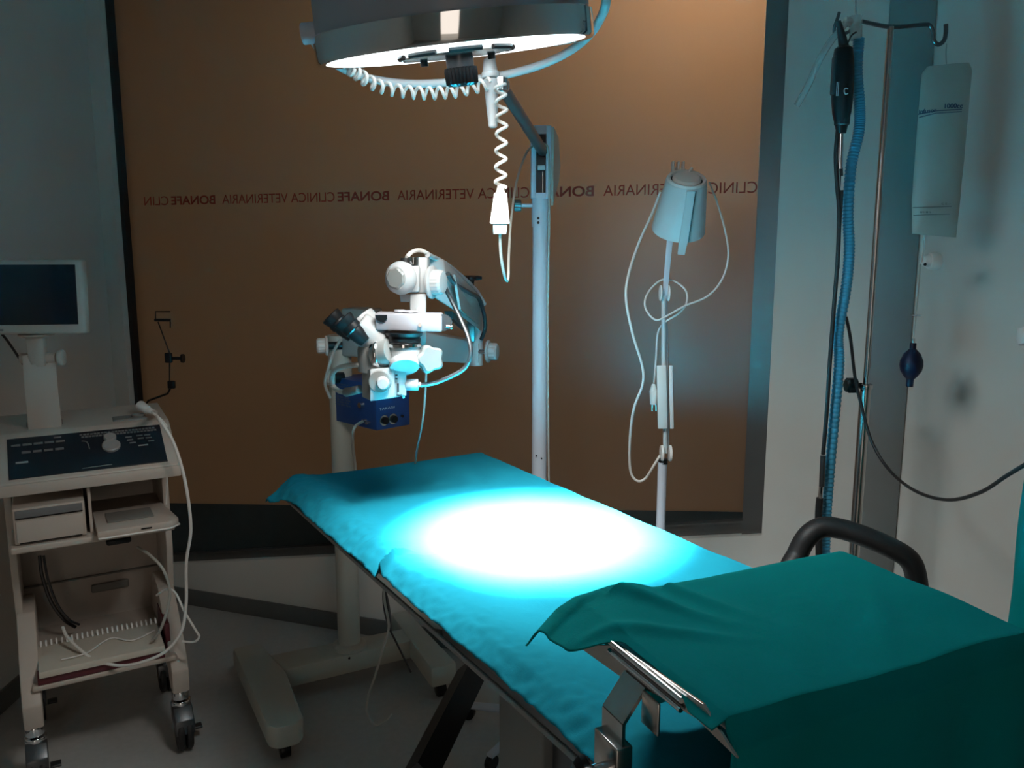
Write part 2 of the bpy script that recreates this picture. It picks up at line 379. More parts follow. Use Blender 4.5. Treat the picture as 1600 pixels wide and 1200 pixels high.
# ================================================================== OPERATING TABLE
A = V((.516, -.857, 0)); B = V((.857, .516, 0)); TZ = .98
TO = V((-.094, 2.473, TZ))
def tp(s, t, dz=0): return TO + A*s - B*t + V((0, 0, dz))
TL = 1.80; TWD = .60
tb = thing('operating_table', 'stainless steel operating table on a boxy column, under the cyan lit drape', 'table', tp(.9, .3, -TZ), math.atan2(A.y, A.x))
RT = frame((0, 0, 1), A)
MB().prism([(.02, .01), (TL, .01), (TL, TWD), (.02, TWD)], lambda a, b, d: tp(a, b, d), -.036, -.010, bev=.004).build('table_top', 'dark_steel', tb)
for t in (TWD+.012, -.002):
    r = MB(); r.box(tp(TL/2, t, -.040), (TL-.06, .006, .010), RT, .002)
    r.build('side_rail', 'pilaster', tb)
MB().box(tp(.98, .30, -.11), (.5, .40, .11), RT, .01).build('under_frame', 'dark_steel', tb)
c = MB(); c.box(tp(.84, .28, -.54), (.17, .20, .86), RT, .008); c.build('column', 'pilaster', tb)
c = MB(); c.box(tp(1.02, .28, -.50), (.18, .16, .78), RT, .006); c.build('column_cover', 'dark_steel', tb)
c = MB(); c.box(tp(.93, .3, -TZ+.06), (.85, .46, .09), RT, .02); c.build('base', 'base_grey', tb)
c = MB(); p0 = PZ(740, 1055, .62); 
c.tube([P(738, 1050, 1.72), P(655, 1215, 1.42)], .035, 4, 1); c.build('brace', 'black', tb, smooth_=False)

# ---- cyan lit drape on the table
def nz(x, y, z=0): return noise.noise(V((x, y, z)))
SF = .700
def table_cloth(i, j):
    s = -.012 + i*(TL+.02); q = j*(.668)
    left = .617 + .03*math.exp(-((s)/.07)**2) + .004*nz(s*9, 3) + (.010 if s < SF else .004)
    tt = q/.668
    # param: flat part then droop
    edge = left
    t = -.012 + tt*(edge+.012)
    z = 0.003
    z += .0035*nz(s*5, t*5, 1) + .0016*nz(s*14, t*14, 4)
    k = max(0, (t-.50)/.12)                         # crumple band along the left edge
    z += k*.007*abs(nz(s*22, t*30, 2)) + k*.004*nz(s*60, t*60, 7)
    z += .012*math.exp(-((t-.555)/.035)**2)*(.6+.4*nz(s*4, 9))
    if t > .585: z -= (t-.585)**1.4*2.0
    if t < .0: z -= (-t)*1.2
    if s < .0: z -= (-s)*1.0
    # long soft ridge from the far left corner
    z += .006*math.exp(-((t-.58+.35*(s))/.03)**2)*math.exp(-(s/.25)**2)
    # standing fold where the hem doubles over
    d = s-SF
    ridge = math.exp(-((d + .45*(.60-t))/.007)**2)*max(0, min(1, (t-.53)/.06))
    z += ridge*.022
    if d > 0: z += .003*max(0, min(1, (t-.45)/.1))
    return tp(s, t, z)
cl = MB().grid(table_cloth, 420, 150).build('surgical_drape', 'cloth')
tag(rooted(cl, tp(.9, .3)), 'cyan surgical drape on the operating table under the bright lamp pool', 'drape')
so = cl.modifiers.new('thick', 'SOLIDIFY'); so.thickness = .0015

# ================================================================== INSTRUMENT TRAY STAND
KZ = 1.18
kA = PZ(915, 948, KZ); kB = PZ(1310, 868, KZ); kD = PZ(1160, 1105, KZ)
pX = (kB-kA).normalized(); pX.z = 0; pY = V((pX.y, -pX.x, 0)); LX = .41; LY = .262
def kp(x, y, dz=0): return kA + pX*x + pY*y + V((0, 0, dz))
RK = frame((0, 0, 1), pX)
ms = thing('instrument_stand', 'stainless tray stand with angled clamp post beside the near end of the operating table', 'stand', kp(-.03, .13, -KZ), math.atan2(pX.y, pX.x))
tr = MB(); tr.prism([(.0, .0), (LX, 0), (LX, LY), (0, LY)], lambda a, b, d: kp(a, b, d), -.012, -.006)
tr.build('tray', 'steel', ms, smooth_=False)
def on_tray(u, v, off=-.010):
    d = ray(u, v); o = V((0, 0, H)); p0 = kp(off, 0, 0); t = (p0-o).dot(pX)/d.dot(pX); return o + d*t
MB().prism([(900, 1008), (966, 1008), (1098, 1100), (1152, 1186), (1118, 1152), (1088, 1122), (1030, 1088), (976, 1062)], lambda a, b, d: on_tray(a, b)+pX*d, 0, .003, bev=.0005).build('side_plate', 'steel', ms, smooth_=False)
rl = MB(); rl.cyl(kp(-.013, .078, -.006), kp(-.013, LY*.80, -.006), .0034); rl.cyl(kp(-.014, .078, -.016), kp(-.014, LY*.80, -.016), .0028)
rl.build('rim_rod', 'chrome', ms)
# bent clamp post
b0_, b1_ = P(1010, 1062, .80), P(992, 1100, .79)
def kq(u, v, dy=0): 
    return P(u, v, .80+dy)
pw = MB()
sec = [(1012, 1058), (985, 1098), (985, 1150)]
def plate(pts, w, th_, name, m):
    mb = MB()
    for a, b in zip(pts, pts[1:]):
        a = V(a); b = V(b); d = (b-a).normalized(); side = V((pY.x, pY.y, 0)); nn = d.cross(side).normalized()
        qa = [a-side*w/2-nn*th_/2, a+side*w/2-nn*th_/2, a+side*w/2+nn*th_/2, a-side*w/2+nn*th_/2]
        qb = [p+(b-a) for p in qa]; mb.hexa(qa, qb)
    return mb.build(name, m, ms, smooth_=False)
c0 = kp(-.010, .125, -.028); c1 = kp(-.036, .125, -.062); c2 = kp(-.036, .125, -.125)
plate([c0, c1, c2], .040, .004, 'bracket', 'steel')
MB().box(kp(-.014, .160, -.046), (.004, .030, .036), RK, .002).build('bracket_lug', 'steel', ms)
MB().box(kp(-.036, .125, -.112), (.020, .046, .052), RK, .002).build('clamp_collar', 'steel', ms)
MB().box(kp(-.036, .125, -.112-.5), (.016, .032, 1.0), RK, .002).build('post', 'steel', ms)
kn = MB(); kn.cyl(kp(-.046, .128, -.118), kp(-.064, .128, -.118), .007); kn.build('knob_shaft', 'chrome', ms)
kn = MB(); kn.lathe([(.010, 0), (.017, .003), (.019, .010), (.015, .018), (.0, .020)], kp(-.062, .128, -.118), -pX - V((0, 0, .2)), 40, lobes=5, amp=.16); kn.build('knob', 'black', ms)
bs = MB(); bs.box(kp(-.036, .125, -KZ+.03), (.06, .5, .035), RK, .01); bs.box(kp(.10, .125, -KZ+.03), (.30, .05, .035), RK, .01); bs.build('base', 'steel', ms)
for q in (-.11, .36): 
    cs = MB(); cs.cyl(kp(-.046, .125+q-.125+.0, -KZ+.0131), kp(-.026, .125+q-.125, -KZ+.0131), .013); cs.build('caster', 'black', ms)

# ---- green teal drape over tray, with a hanging front and a corner flap
def lerp(a, b, t): return a+(b-a)*t
def tray_cloth(i, j):
    x = -.055 + i*(LX+.075); y = -.075 + j*(.075+LY+.50)
    z = .004 + .004*nz(x*7, y*7, 3) + .0025*nz(x*16, y*10, 8)
    px, py, pz = x, y, z
    # soft folds running in from the left corner
    pz0 = .0
    for (cx0, cy0, an, am, wd) in ((.06, .02, .9, .010, .012), (.12, .01, 1.15, .007, .010), (.03, .09, .55, .006, .012), (.30, .16, 2.3, .003, .015)):
        dx_, dy_ = x-cx0, y-cy0; al = dx_*math.cos(an)+dy_*math.sin(an); ac = -dx_*math.sin(an)+dy_*math.cos(an)
        pz += am*math.exp(-(ac/wd)**2)*math.exp(-(al/.09)**2)
    # centre dip
    if 0 < y < LY: pz -= .006*math.sin(PI*min(1, max(0, x/LX)))*math.sin(PI*y/LY)
    if y > LY:                                      # hanging front
        d = y-LY; a = min(1, d/.03)
        py = LY + .012*(1-math.cos(a*PI/2)) + .02*d + .010*math.sin(x*38+1.5*nz(x*5, d*3))*min(1, d/.15)
        pz = z*(1-a) - max(0, d-.008*a)
    elif y < 0:                                     # unseen far hem, lengthened to block lamp light; lifts into a flap near the left corner
        w_ = max(0, min(1, (.11-x)/.13)); d = -y*(1 + 1.4*(1-w_))
        py = -min(d, .012) - max(0, d-.012)*(.75*w_ + .05)
        pz = z - max(0, d-.008)*(.35*w_ + .98*(1-w_))
        pz += .012*w_*math.sin(min(1, d/.07)*PI)
    if x < 0:                                       # left overhang is short over the tray side, long at the far corner
        d = -x; w_ = max(0, min(1, (.100-y)/.06)); w_ = w_*w_*(3-2*w_); w3 = max(0, min(1, (y-.195)/.03)) if y < LY else 0; keep = .14 + .86*w_ + .22*w3
        px = -d*keep*.9 if y < LY else -d*.06
        pz -= d*keep*(.35+.2*w_+.15*w3)*(1 if y < LY else .1) + .016*w_*min(1, d/.055)*max(0, min(1, (.03-y)/.10))
    elif x < .10:
        w_ = max(0, min(1, (.10-y)/.10)); pz += .010*w_*math.sin(PI*x/.10)
    if x > LX:
        d = x-LX; px = LX + .003; pz -= d
    return kp(px, py, pz)
cl2 = MB().grid(tray_cloth, 170, 260).build('surgical_drape', 'cloth2')
tag(rooted(cl2, kp(.2, .13)), 'dark teal surgical drape over the raised instrument tray at lower right', 'drape')
so = cl2.modifiers.new('thick', 'SOLIDIFY'); so.thickness = .0015

# ---- teal draped stand at the right edge of the picture
dc = P(1792, 900, 1.42); dc.z = 0
def drape3(i, j):
    a = 2*PI*i; h = j
    z = 1.34 - h*1.30
    r = .150*min(1, (h/.04)**.5) + .06*min(1, h/.10) + .01*h
    r += .014*math.sin(a*9+2*h)*min(1, h*2) + .008*nz(a*1.2, h*5)
    return V((dc.x + r*math.cos(a)*.95, dc.y + r*math.sin(a), z))
d3 = MB().grid(drape3, 120, 60).build('draped_trolley', 'cloth2')
tag(rooted(d3, (dc.x, dc.y, 0)), 'upright equipment draped in teal cloth, cut off by the right edge', 'draped equipment')

# ================================================================== SURGICAL LAMP
lamp = thing('surgical_lamp', 'large grey domed surgical lamp switched on, on a pale blue floor pole', 'lamp', (.086, 2.55, 0))
RL = frame(-LN, (1, 0, .12)); LM = place(RL, LC) @ Matrix.Scale(1.035, 4)
dome = MB(LM); dome.lathe([(.232, .040), (.233, .05), (.228, .15), (.20, .20), (.13, .24), (.04, .255), (0, .256)], (0, 0, 0), (0, 0, 1), 72, closed=False)
dome.build('housing', 'lamp_grey', lamp)
rim = MB(LM); rim.lathe([(.224, -.002), (.236, -.003), (.2385, .002), (.2385, .040), (.235, .043), (.225, .040), (.224, -.002)], (0, 0, 0), (0, 0, 1), 72, closed=False); rim.build('rim', 'chrome', lamp)
refl = MB(LM); refl.lathe([(.224, .004), (.20, .010), (.15, .018), (.0, .026)], (0, 0, 0), (0, 0, 1), 64, closed=False); refl.build('reflector', 'glow', lamp)
cp = MB(LM); cp.lathe([(.0, .006), (.096, .006), (.098, .0), (.098, -.006), (.090, -.008), (0, -.008)], (0, 0, 0), (0, 0, 1), 48, closed=False)
cp.build('centre_plate', 'steel', lamp)
for k in range(8):
    a = k*PI/4+.2; cc = MB(LM); pts = [V((.0985*math.cos(a+d), .0985*math.sin(a+d), -.004)) for d in (-.28, -.14, 0, .14, .28)]
    cc.tube(pts, .0045, 6, 3); cc.build('vent_slot', 'black', lamp)
for k in (-1, 1):
    cc = MB(LM); cc.cyl((.06*k, .03, -.006), (.06*k, .03, -.018), .007); cc.build('screw', 'black', lamp)
hd = MB(LM); hd.cyl((.004, 0, -.006), (.004, 0, -.028), .024, .024, 32); hd.build('handle_neck', 'dark_steel', lamp)
hd = MB(LM); hd.lathe([(.020, -.026), (.027, -.028), (.028, -.034), (.027, -.054), (.022, -.058), (0, -.059)], (.004, 0, 0), (0, 0, 1), 96, lobes=24, amp=.045); hd.build('sterile_handle', 'black', lamp)
# side pivot, yoke
yc = V((-.094, 1.56, 2.003)); yu = V((.262, .012, .032)); yv = V((0, .275, -.052))
pts = [yc + yu*math.copysign(abs(math.cos(a))**.84, math.cos(a)) + yv*abs(math.sin(a))**.84 for a in [PI*k/20 for k in range(21)]]
MB().tube([pts[0]+V((-.004, -.02, .06))]+pts, .0085, 14, 4).build('yoke', 'white', lamp)
for sgn in (-1, 1):
    p = yc + yu*sgn; kk = MB(); d = yu.normalized()*sgn
    p = p + V((0, -.02, .05 if sgn > 0 else 0)); kk.cyl(p-d*.045, p+d*(.012 if sgn < 0 else .004), .018 if sgn < 0 else .009, bev=.003); kk.build('yoke_pivot', 'pole_white', lamp)
# joint + arm
jt = P(783, 133, 1.845); ar_end = P(848, 236, 2.53)
a_ = MB(); a_.cyl(jt, ar_end, .0135, .0155, 20); a_.build('arm', 'dark_steel', lamp)
j_ = MB(); j_.sphere(jt, .020); j_.cyl(P(782, 122, 1.83), P(782, 142, 1.83), .016); j_.build('arm_joint', 'chrome', lamp)
# white drop handle behind the head
hp = MB(); hp.cyl(P(765, 92, 1.825), P(766, 116, 1.825), .0125, .017, 24); hp.cyl(P(766, 112, 1.825), P(767, 122, 1.825), .019, .019, 24, .003)
hp.build('swivel_collar', 'white', lamp)
hp = MB(); hp.lathe([(.010, 0), (.0165, .003), (.015, .02), (.0095, .098), (.007, .101)], P(767, 122, 1.825), P(770, 190, 1.825)-P(767, 122, 1.825), 24); hp.build('drop_handle', 'white', lamp)
# slotted pole head
px_, py_ = .086, 2.55
zt_ = P(843, 198, 2.55).z; zb_ = P(843, 300, 2.55).z - .02; zc_ = P(843, 355, 2.55).z
hb = MB(); w2 = .030
def hx(a, b, d): return V((px_+a, py_+d, b))
# front shell with a slot: two side cheeks, top and bottom blocks
for x0, x1 in ((-w2, -.0145), (.0145, w2)): hb.box((px_+(x0+x1)/2, py_-.005, (zt_+zb_)/2), (x1-x0, .05, zt_-zb_), None, .003)
hb.box((px_, py_-.005, zt_-.012), (.03, .05, .024)); hb.box((px_, py_-.005, zb_+.008), (.03, .05, .016))
hb.build('slotted_head', 'pole_white', lamp)
MB().box((px_, py_+.012, (zt_+zb_)/2), (.03, .012, zt_-zb_-.02)).build('slot_liner', 'black', lamp)
ck = MB(); ck.prism([(.0, zt_), (.0, zb_-.02), (.10, zb_+.06), (.13, (zt_+zb_)/2), (.09, zt_-.02)], lambda a, b, d: V((px_+.032+d+a*.22, py_+a, b)), .0, .006); ck.build('rear_cover', 'base_grey', lamp, smooth_=False)
MB().box(P(846, 262, 2.53), (.022, .010, .014), None, .001).build('slot_block', 'white', lamp)
MB().cyl(P(848, 268, 2.535), P(848, 303, 2.535), .0022).build('slot_rod', 'steel', lamp)
cl_ = MB(); cl_.cyl((px_, py_, zb_+.004), (px_, py_, zc_), .0275, .0265, 32); cl_.build('pole_collar', 'pole_white', lamp)
MB().cyl((px_, py_, .06), (px_, py_, zc_+.01), .0235, None, 32).build('pole', 'pole_white', lamp)
for q in (341, 348):
    p = P(841, q, 2.522); MB().cyl(p, p+V((0, -.004, 0)), .004).build('screw', 'black', lamp)
for (u, v) in ((838, 712), (846, 716)):
    p = P(u, v, 2.5265); MB().cyl(p, p+V((0, -.002, 0)), .0025, seg=10).build('screw', 'black', lamp)
tk = MB(); a = P(832, 321, 2.54); b = P(812, 321, 2.54); tk.cyl(a, b, .006); tk.build('clamp_shaft', 'pole_white', lamp)
tk = MB(); tk.lathe([(.013, 0), (.0165, .002), (.0165, .020), (.013, .022)], b+V((.005, 0, 0)), (-1, 0, 0), 48, lobes=16, amp=.06); tk.build('clamp_knob', 'dark_steel', lamp)
for k in range(5):
    a = k*2*PI/5+.3; f = MB(); f.cyl((px_, py_, .07), (px_+.26*math.cos(a), py_+.26*math.sin(a), .05), .018, .012); 
    f.build('foot', 'pole_white', lamp)
    f = MB(); e = V((px_+.25*math.cos(a), py_+.25*math.sin(a), .024)); t_ = V((-math.sin(a), math.cos(a), 0)); f.cyl(e-t_*.01, e+t_*.01, .024); f.build('caster', 'black', lamp)
# coiled cord: along the yoke, then down to the socket
def coil(path, turns, r, tr, name, m, parent, seg=8, per=14):
    pts = smooth([V(p) for p in path], 40); n = len(pts); tot = turns*per; out = []
    x = None
    for k in range(tot+1):
        f = k/tot*(n-1); i = min(int(f), n-2); p = pts[i].lerp(pts[i+1], f-i); t = (pts[i+1]-pts[i]).normalized()
        if x is None: x = t.cross(V((0, 0, 1)) if abs(t.z) < .9 else V((0, 1, 0))).normalized()
        x = (x-t*x.dot(t)).normalized(); y = t.cross(x); a = 2*PI*k/per
        out.append(p + x*math.cos(a)*r + y*math.sin(a)*r)
    mb = MB(); mb.tube(out, tr, seg, 1); return mb.build(name, m, parent)
coil([P(548, 108, 1.68), P(590, 134, 1.74), P(650, 145, 1.78), P(710, 143, 1.80), P(766, 130, 1.81)], 15, .0110, .0036, 'coiled_cord', 'cord', lamp)
coil([P(781, 132, 1.80), P(784, 180, 1.80), P(783, 240, 1.80), P(782, 292, 1.80)], 7, .0110, .0036, 'coiled_cord', 'cord', lamp, per=18)
cn = MB(); cn.cyl(P(782, 290, 1.80), P(782, 302, 1.80), .006, .010); cn.hexa([P(772, 301, 1.79), P(792, 301, 1.79), P(792, 301, 1.815), P(772, 301, 1.815)], [P(765, 350, 1.785), P(797, 350, 1.785), P(797, 350, 1.82), P(765, 350, 1.82)], .003)
cn.build('socket', 'white_plastic', lamp)
cn = MB(); cn.hexa([P(770, 350, 1.79), P(793, 350, 1.79), P(793, 350, 1.815), P(770, 350, 1.815)], [P(771, 366, 1.79), P(791, 366, 1.79), P(791, 366, 1.81), P(771, 366, 1.81)], .002)
cn.build('plug', 'clear_blue', lamp)
MB().tube([P(781, 364, 1.80), P(783, 400, 1.82), P(789, 433, 1.85), P(794, 436, 1.88), P(795, 400, 1.95), P(799, 340, 2.1), P(808, 280, 2.3), P(822, 240, 2.45), P(836, 226, 2.50), P(848, 224, 2.51), P(857, 240, 2.51), P(858, 330, 2.52), P(856, 500, 2.53), P(857, 700, 2.53), P(860, 900, 2.55)], .0032, 8, 8).build('power_cord', 'cord_grey', lamp)

# ================================================================== MICROSCOPE
mcx, mcy = -.608, 2.90
mic = thing('surgical_microscope', 'pale grey surgical microscope with black eyepieces on a wheeled floor stand', 'microscope', (mcx, mcy, 0))
# H base
lu = V((.447, -.894, 0)); bu = V((.894, .447, 0)); lm = V((mcx, mcy, 0)) - bu*.32
def bfn(o): return lambda a, b, d: o + lu*a + bu*b + V((0, 0, d))
g = MB(); g.prism([(-.18, -.075), (.40, -.055), (.43, -.03), (.43, .035), (.40, .06), (.10, .065), (-.18, .03)], bfn(lm), .055, .135, bev=.014)
g.prism([(-.07, .0), (.07, .0), (.055, .60), (-.055, .60)], bfn(lm), .055, .13, bev=.010)
g.prism([(-.20, -.035), (.30, -.05), (.30, .05), (-.20, .035)], bfn(lm+bu*.58), .055, .135, bev=.012)
g.build('base', 'base_grey', mic)
for (q, w3) in ((-.15, -.02), (.38, .0), (-.16, .58), (.26, .58)):
    e = lm + lu*q + bu*w3; cs = MB(); cs.cyl(e-bu*.016+V((0, 0, .028)), e+bu*.016+V((0, 0, .028)), .028, bev=.004); cs.cyl(e+V((0, 0, .03)), e+V((0, 0, .06)), .012)
    cs.build('caster', 'black', mic)
col = MB(); col.cyl((mcx, mcy, .13), (mcx, mcy, 1.30), .041, None, 40); col.build('column', 'base_grey', mic)
col = MB(); col.lathe([(.062, .130), (.062, .142), (.050, .150), (.043, .152)], (mcx, mcy, 0), (0, 0, 1), 40); col.build('flange', 'base_grey', mic)
cb = MB(); e = P(546, 1028, 2.83); cb.cyl(e, e+V((0, -.005, 0)), .004); cb.build('screw', 'black', mic)
# column head housing and first arm
cb = MB(); cb.hexa([P(533, 482, 2.86), P(582, 484, 2.84), P(582, 560, 2.84), P(533, 557, 2.86)], [p+V((.02, .10, 0)) for p in (P(533, 482, 2.86), P(582, 484, 2.84), P(582, 560, 2.84), P(533, 557, 2.86))], .008); cb.build('column_head', 'mic_grey', mic)
cb = MB(); qa = [P(575, 500, 2.84), P(575, 560, 2.84)]; qb = [P(748, 536, 2.62), P(748, 569, 2.62)]
cb.hexa([qa[0], qa[0]+V((.0, .07, 0)), qa[1]+V((0, .07, 0)), qa[1]], [qb[0], qb[0]+V((0, .06, 0)), qb[1]+V((0, .06, 0)), qb[1]], .005); cb.build('swing_arm', 'white', mic)
pc_ = P(744, 552, 2.645); cb = MB(); cb.cyl(V((pc_.x, pc_.y, P(744, 571, 2.645).z)), V((pc_.x, pc_.y, P(744, 470, 2.645).z)), .022, None, 28, .003); cb.build('pivot_post', 'white', mic)
def PM(u, v, Y): return P(u, v, Y - .12*max(0., min(1., (2.58-Y)/.42)))   # head of the arm stands a little nearer
# large lobed knobs on both ends of the first arm
def lobed(c, ax, r, h, name, m, lob=6, amp=.06, disc=True):
    c = V(c); ax = V(ax).normalized(); k = MB()
    if disc: k.lathe([(r*.9, 0), (r*1.3, .003), (r*1.35, .008), (r*1.2, .011)], c, ax, 32)
    k.lathe([(r*.95, .008), (r, .012), (r, h-.006), (r*.85, h-.001), (r*.6, h), (0, h)], c, ax, 96, lobes=lob, amp=amp)
    return k.build(name, m, mic)
lobed(PM(760, 549, 2.62), (1, -.25, 0), .027, .038, 'tension_knob', 'mic_white', 14, .03)
MB().cyl(PM(748, 549, 2.63), PM(762, 549, 2.62), .008).build('knob_shaft', 'chrome', mic)
lobed(PM(513, 540, 2.84), (-1, -.25, 0), .026, .04, 'tension_knob', 'white_plastic', 14, .03)
MB().cyl(PM(534, 540, 2.86), PM(512, 540, 2.84), .014).build('knob_shaft', 'black', mic)
lobed(PM(523, 590, 2.84), (-1, -.3, 0), .026, .03, 'tension_knob', 'base_grey', 12, .03)
MB().cyl(PM(536, 590, 2.86), PM(520, 590, 2.84), .020).build('knob_shaft', 'black', mic)
# spring arm: from the pivot post forward and up to the head block
n4 = [PM(657, 399, 2.16), PM(693, 404, 2.22), PM(706, 482, 2.24), PM(662, 455, 2.16)]
f4 = [PM(726, 455, 2.60), PM(756, 466, 2.64), PM(753, 520, 2.64), PM(732, 492, 2.60)]
cb = MB(); cb.hexa(n4, f4, .006); cb.build('spring_arm', 'mic_white', mic)
cb = MB(); cb.hexa([p+V((.012, -.004, -.006)) for p in (PM(700, 425, 2.24), PM(704, 426, 2.24), PM(713, 480, 2.26), PM(709, 479, 2.26))], [PM(748, 478, 2.58), PM(752, 479, 2.58), PM(748, 508, 2.58), PM(744, 507, 2.58)]); cb.build('side_cover', 'mic_grey', mic, smooth_=False)
MB().tube([PM(668, 398, 2.14), PM(700, 415, 2.3), PM(740, 450, 2.52), PM(757, 475, 2.60)], .007, 8, 5).build('arm_edge', 'mic_white', mic)
cb = MB(); cb.hexa([PM(694, 486, 2.3), PM(706, 486, 2.3), PM(730, 506, 2.45), PM(716, 506, 2.45)], [PM(698, 496, 2.3), PM(708, 498, 2.3), PM(734, 520, 2.45), PM(722, 516, 2.45)]); cb.build('spring_housing', 'black', mic)
cb = MB(); cb.hexa([PM(730, 494, 2.6), PM(742, 494, 2.6), PM(742, 494, 2.64), PM(730, 494, 2.64)], [PM(730, 534, 2.6), PM(742, 534, 2.6), PM(742, 534, 2.64), PM(730, 534, 2.64)], .003); cb.build('lower_link', 'dark_steel', mic)
# black T handle on the arm
kb = MB(); kb.cyl(PM(736, 446, 2.5), PM(737, 433, 2.5), .008, .010); kb.lathe([(.020, 0), (.027, .003), (.027, .011), (.020, .014)], PM(736, 438, 2.5), (0, 0, 1), 60, lobes=4, amp=.22); kb.build('lock_handle', 'black', mic)
# head joint block
cb = MB(); cb.hexa([PM(641, 402, 2.06), PM(668, 402, 2.06), PM(668, 458, 2.06), PM(641, 458, 2.06)], [PM(646, 402, 2.15), PM(672, 402, 2.15), PM(672, 457, 2.15), PM(646, 457, 2.15)], .005); cb.build('head_block', 'mic_white', mic)
cb = MB(); cb.hexa([PM(628, 414, 2.04), PM(656, 414, 2.04), PM(656, 457, 2.04), PM(628, 457, 2.04)], [PM(634, 414, 2.10), PM(658, 414, 2.10), PM(658, 457, 2.10), PM(634, 457, 2.10)], .008); cb.build('knuckle', 'mic_white', mic)
MB().cyl(PM(646, 413, 2.05), PM(646, 402, 2.05), .013).build('dial', 'chrome', mic)
MB().cyl(PM(634, 411, 2.06), PM(634, 403, 2.06), .012).build('dial', 'dark_steel', mic)
kb = MB(); c_ = PM(632, 434, 2.04); ax = V((-.42, -.9, 0)).normalized()
kb.lathe([(.030, 0), (.037, .006), (.0385, .016), (.035, .028), (.026, .036), (.024, .036)], c_, ax, 48, closed=True); kb.build('large_knob', 'mic_white', mic)
kb = MB(); kb.lathe([(.023, .030), (.0235, .038), (.020, .041), (0, .0415)], c_, ax, 60, lobes=7, amp=.05); kb.build('knob_cap', 'mic_grey', mic)
lobed(PM(671, 441, 2.07), (1, -.3, 0), .029, .036, 'drum_knob', 'mic_white', 20, .02)
# bracket down to the body
cb = MB(); cb.hexa([PM(640, 459, 2.05), PM(666, 459, 2.05), PM(666, 459, 2.09), PM(640, 459, 2.09)], [PM(642, 575, 2.05), PM(666, 575, 2.05), PM(666, 575, 2.09), PM(642, 575, 2.09)], .004); cb.build('bracket', 'mic_white', mic)
cb = MB(); cb.hexa([PM(624, 460, 2.06), PM(642, 460, 2.06), PM(642, 460, 2.09), PM(624, 460, 2.09)], [PM(626, 472, 2.06), PM(642, 472, 2.06), PM(642, 472, 2.09), PM(626, 472, 2.09)], .002); cb.build('bracket_tab', 'mic_white', mic)
MB().cyl(PM(657, 487, 2.05), PM(657, 487, 2.03), .012, bev=.002).build('screw', 'mic_white', mic)
# optical body
cb = MB(); cb.hexa([PM(566, 580, 1.99), PM(579, 577, 1.955), PM(579, 626, 1.955), PM(566, 620, 1.99)], [PM(575, 574, 2.06), PM(616, 574, 1.975), PM(616, 622, 1.975), PM(575, 620, 2.06)]); cb.build('body_side', 'mic_grey', mic, smooth_=False)
cb = MB(); cb.hexa([PM(578, 577, 1.95), PM(617, 573, 1.965), PM(617, 573, 2.05), PM(578, 577, 2.05)], [PM(578, 627, 1.95), PM(617, 621, 1.965), PM(617, 621, 2.05), PM(578, 627, 2.05)], .003); cb.build('body', 'mic_white', mic)
cb = MB(); cb.hexa([PM(616, 560, 1.97), PM(635, 560, 1.98), PM(635, 560, 2.04), PM(616, 560, 2.04)], [PM(616, 621, 1.97), PM(635, 618, 1.98), PM(635, 618, 2.04), PM(616, 621, 2.04)], .002); cb.build('filter_housing', 'mic_white', mic)
for v in (586, 592): MB().box(PM(619.5, v, 1.967), (.005, .003, .003)).build('marking', 'black', mic)
MB().box(PM(622, 606, 1.968), (.004, .004, .020)).build('lever', 'dark_steel', mic)
MB().tube([PM(621, 616, 1.967), PM(628, 618, 1.955), PM(631, 621, 1.95)], .003, 6, 3).build('lever', 'chrome', mic)
cb = MB(); cb.lathe([(.046, 0), (.046, .05), (.038, .075)], PM(591, 579, 2.01), (0, 0, 1), 36); cb.build('magnification_changer', 'mic_grey', mic)
kb = MB(); c_ = PM(594, 596, 1.955); kb.lathe([(.024, 0), (.026, .003), (.024, .007), (.0, .007)], c_, (0, -1, 0), 36); kb.build('focus_dial', 'mic_grey', mic)
kb = MB(); kb.lathe([(.015, .005), (.013, .022), (.011, .024), (0, .0245)], c_+V((.006, 0, -.002)), (.15, -1, 0), 32); kb.build('focus_knob', 'mic_white', mic)
# binocular tube, rising to the left
b0 = PM(592, 540, 2.0); bd = (PM(553, 505, 1.99) - PM(588, 532, 2.0)).normalized()
cb = MB(); cb.lathe([(.030, -.02), (.034, 0), (.036, .03), (.034, .055), (.031, .058)], PM(590, 532, 2.0), bd, 40); cb.build('binocular_tube', 'mic_white', mic)
cb = MB(); cb.lathe([(.018, 0), (.034, .004), (.037, .012), (.037, .030), (.0, .031)], PM(577, 514, 2.03), (-.5, .1, .5), 36); cb.build('prism_housing', 'mic_white', mic)
cb = MB(); cb.lathe([(.030, 0), (.030, .02), (.026, .024), (0, .024)], PM(586, 508, 2.06), (0, 0, 1), 30); cb.build('prism_cap', 'mic_white', mic)
for c_, nm in ((PM(561, 524, 1.965), 0), (PM(541, 517, 2.05), 1)):
    ey = MB(); ey.lathe([(.014, -.02), (.0185, 0), (.020, .008), (.020, .015), (.0225, .018), (.023, .030), (.021, .033), (.0235, .040), (.025, .050), (.021, .052), (.016, .044), (0, .042)], c_, (-.64, -.06, .66), 36)
    ey.build('eyepiece', 'black', mic)
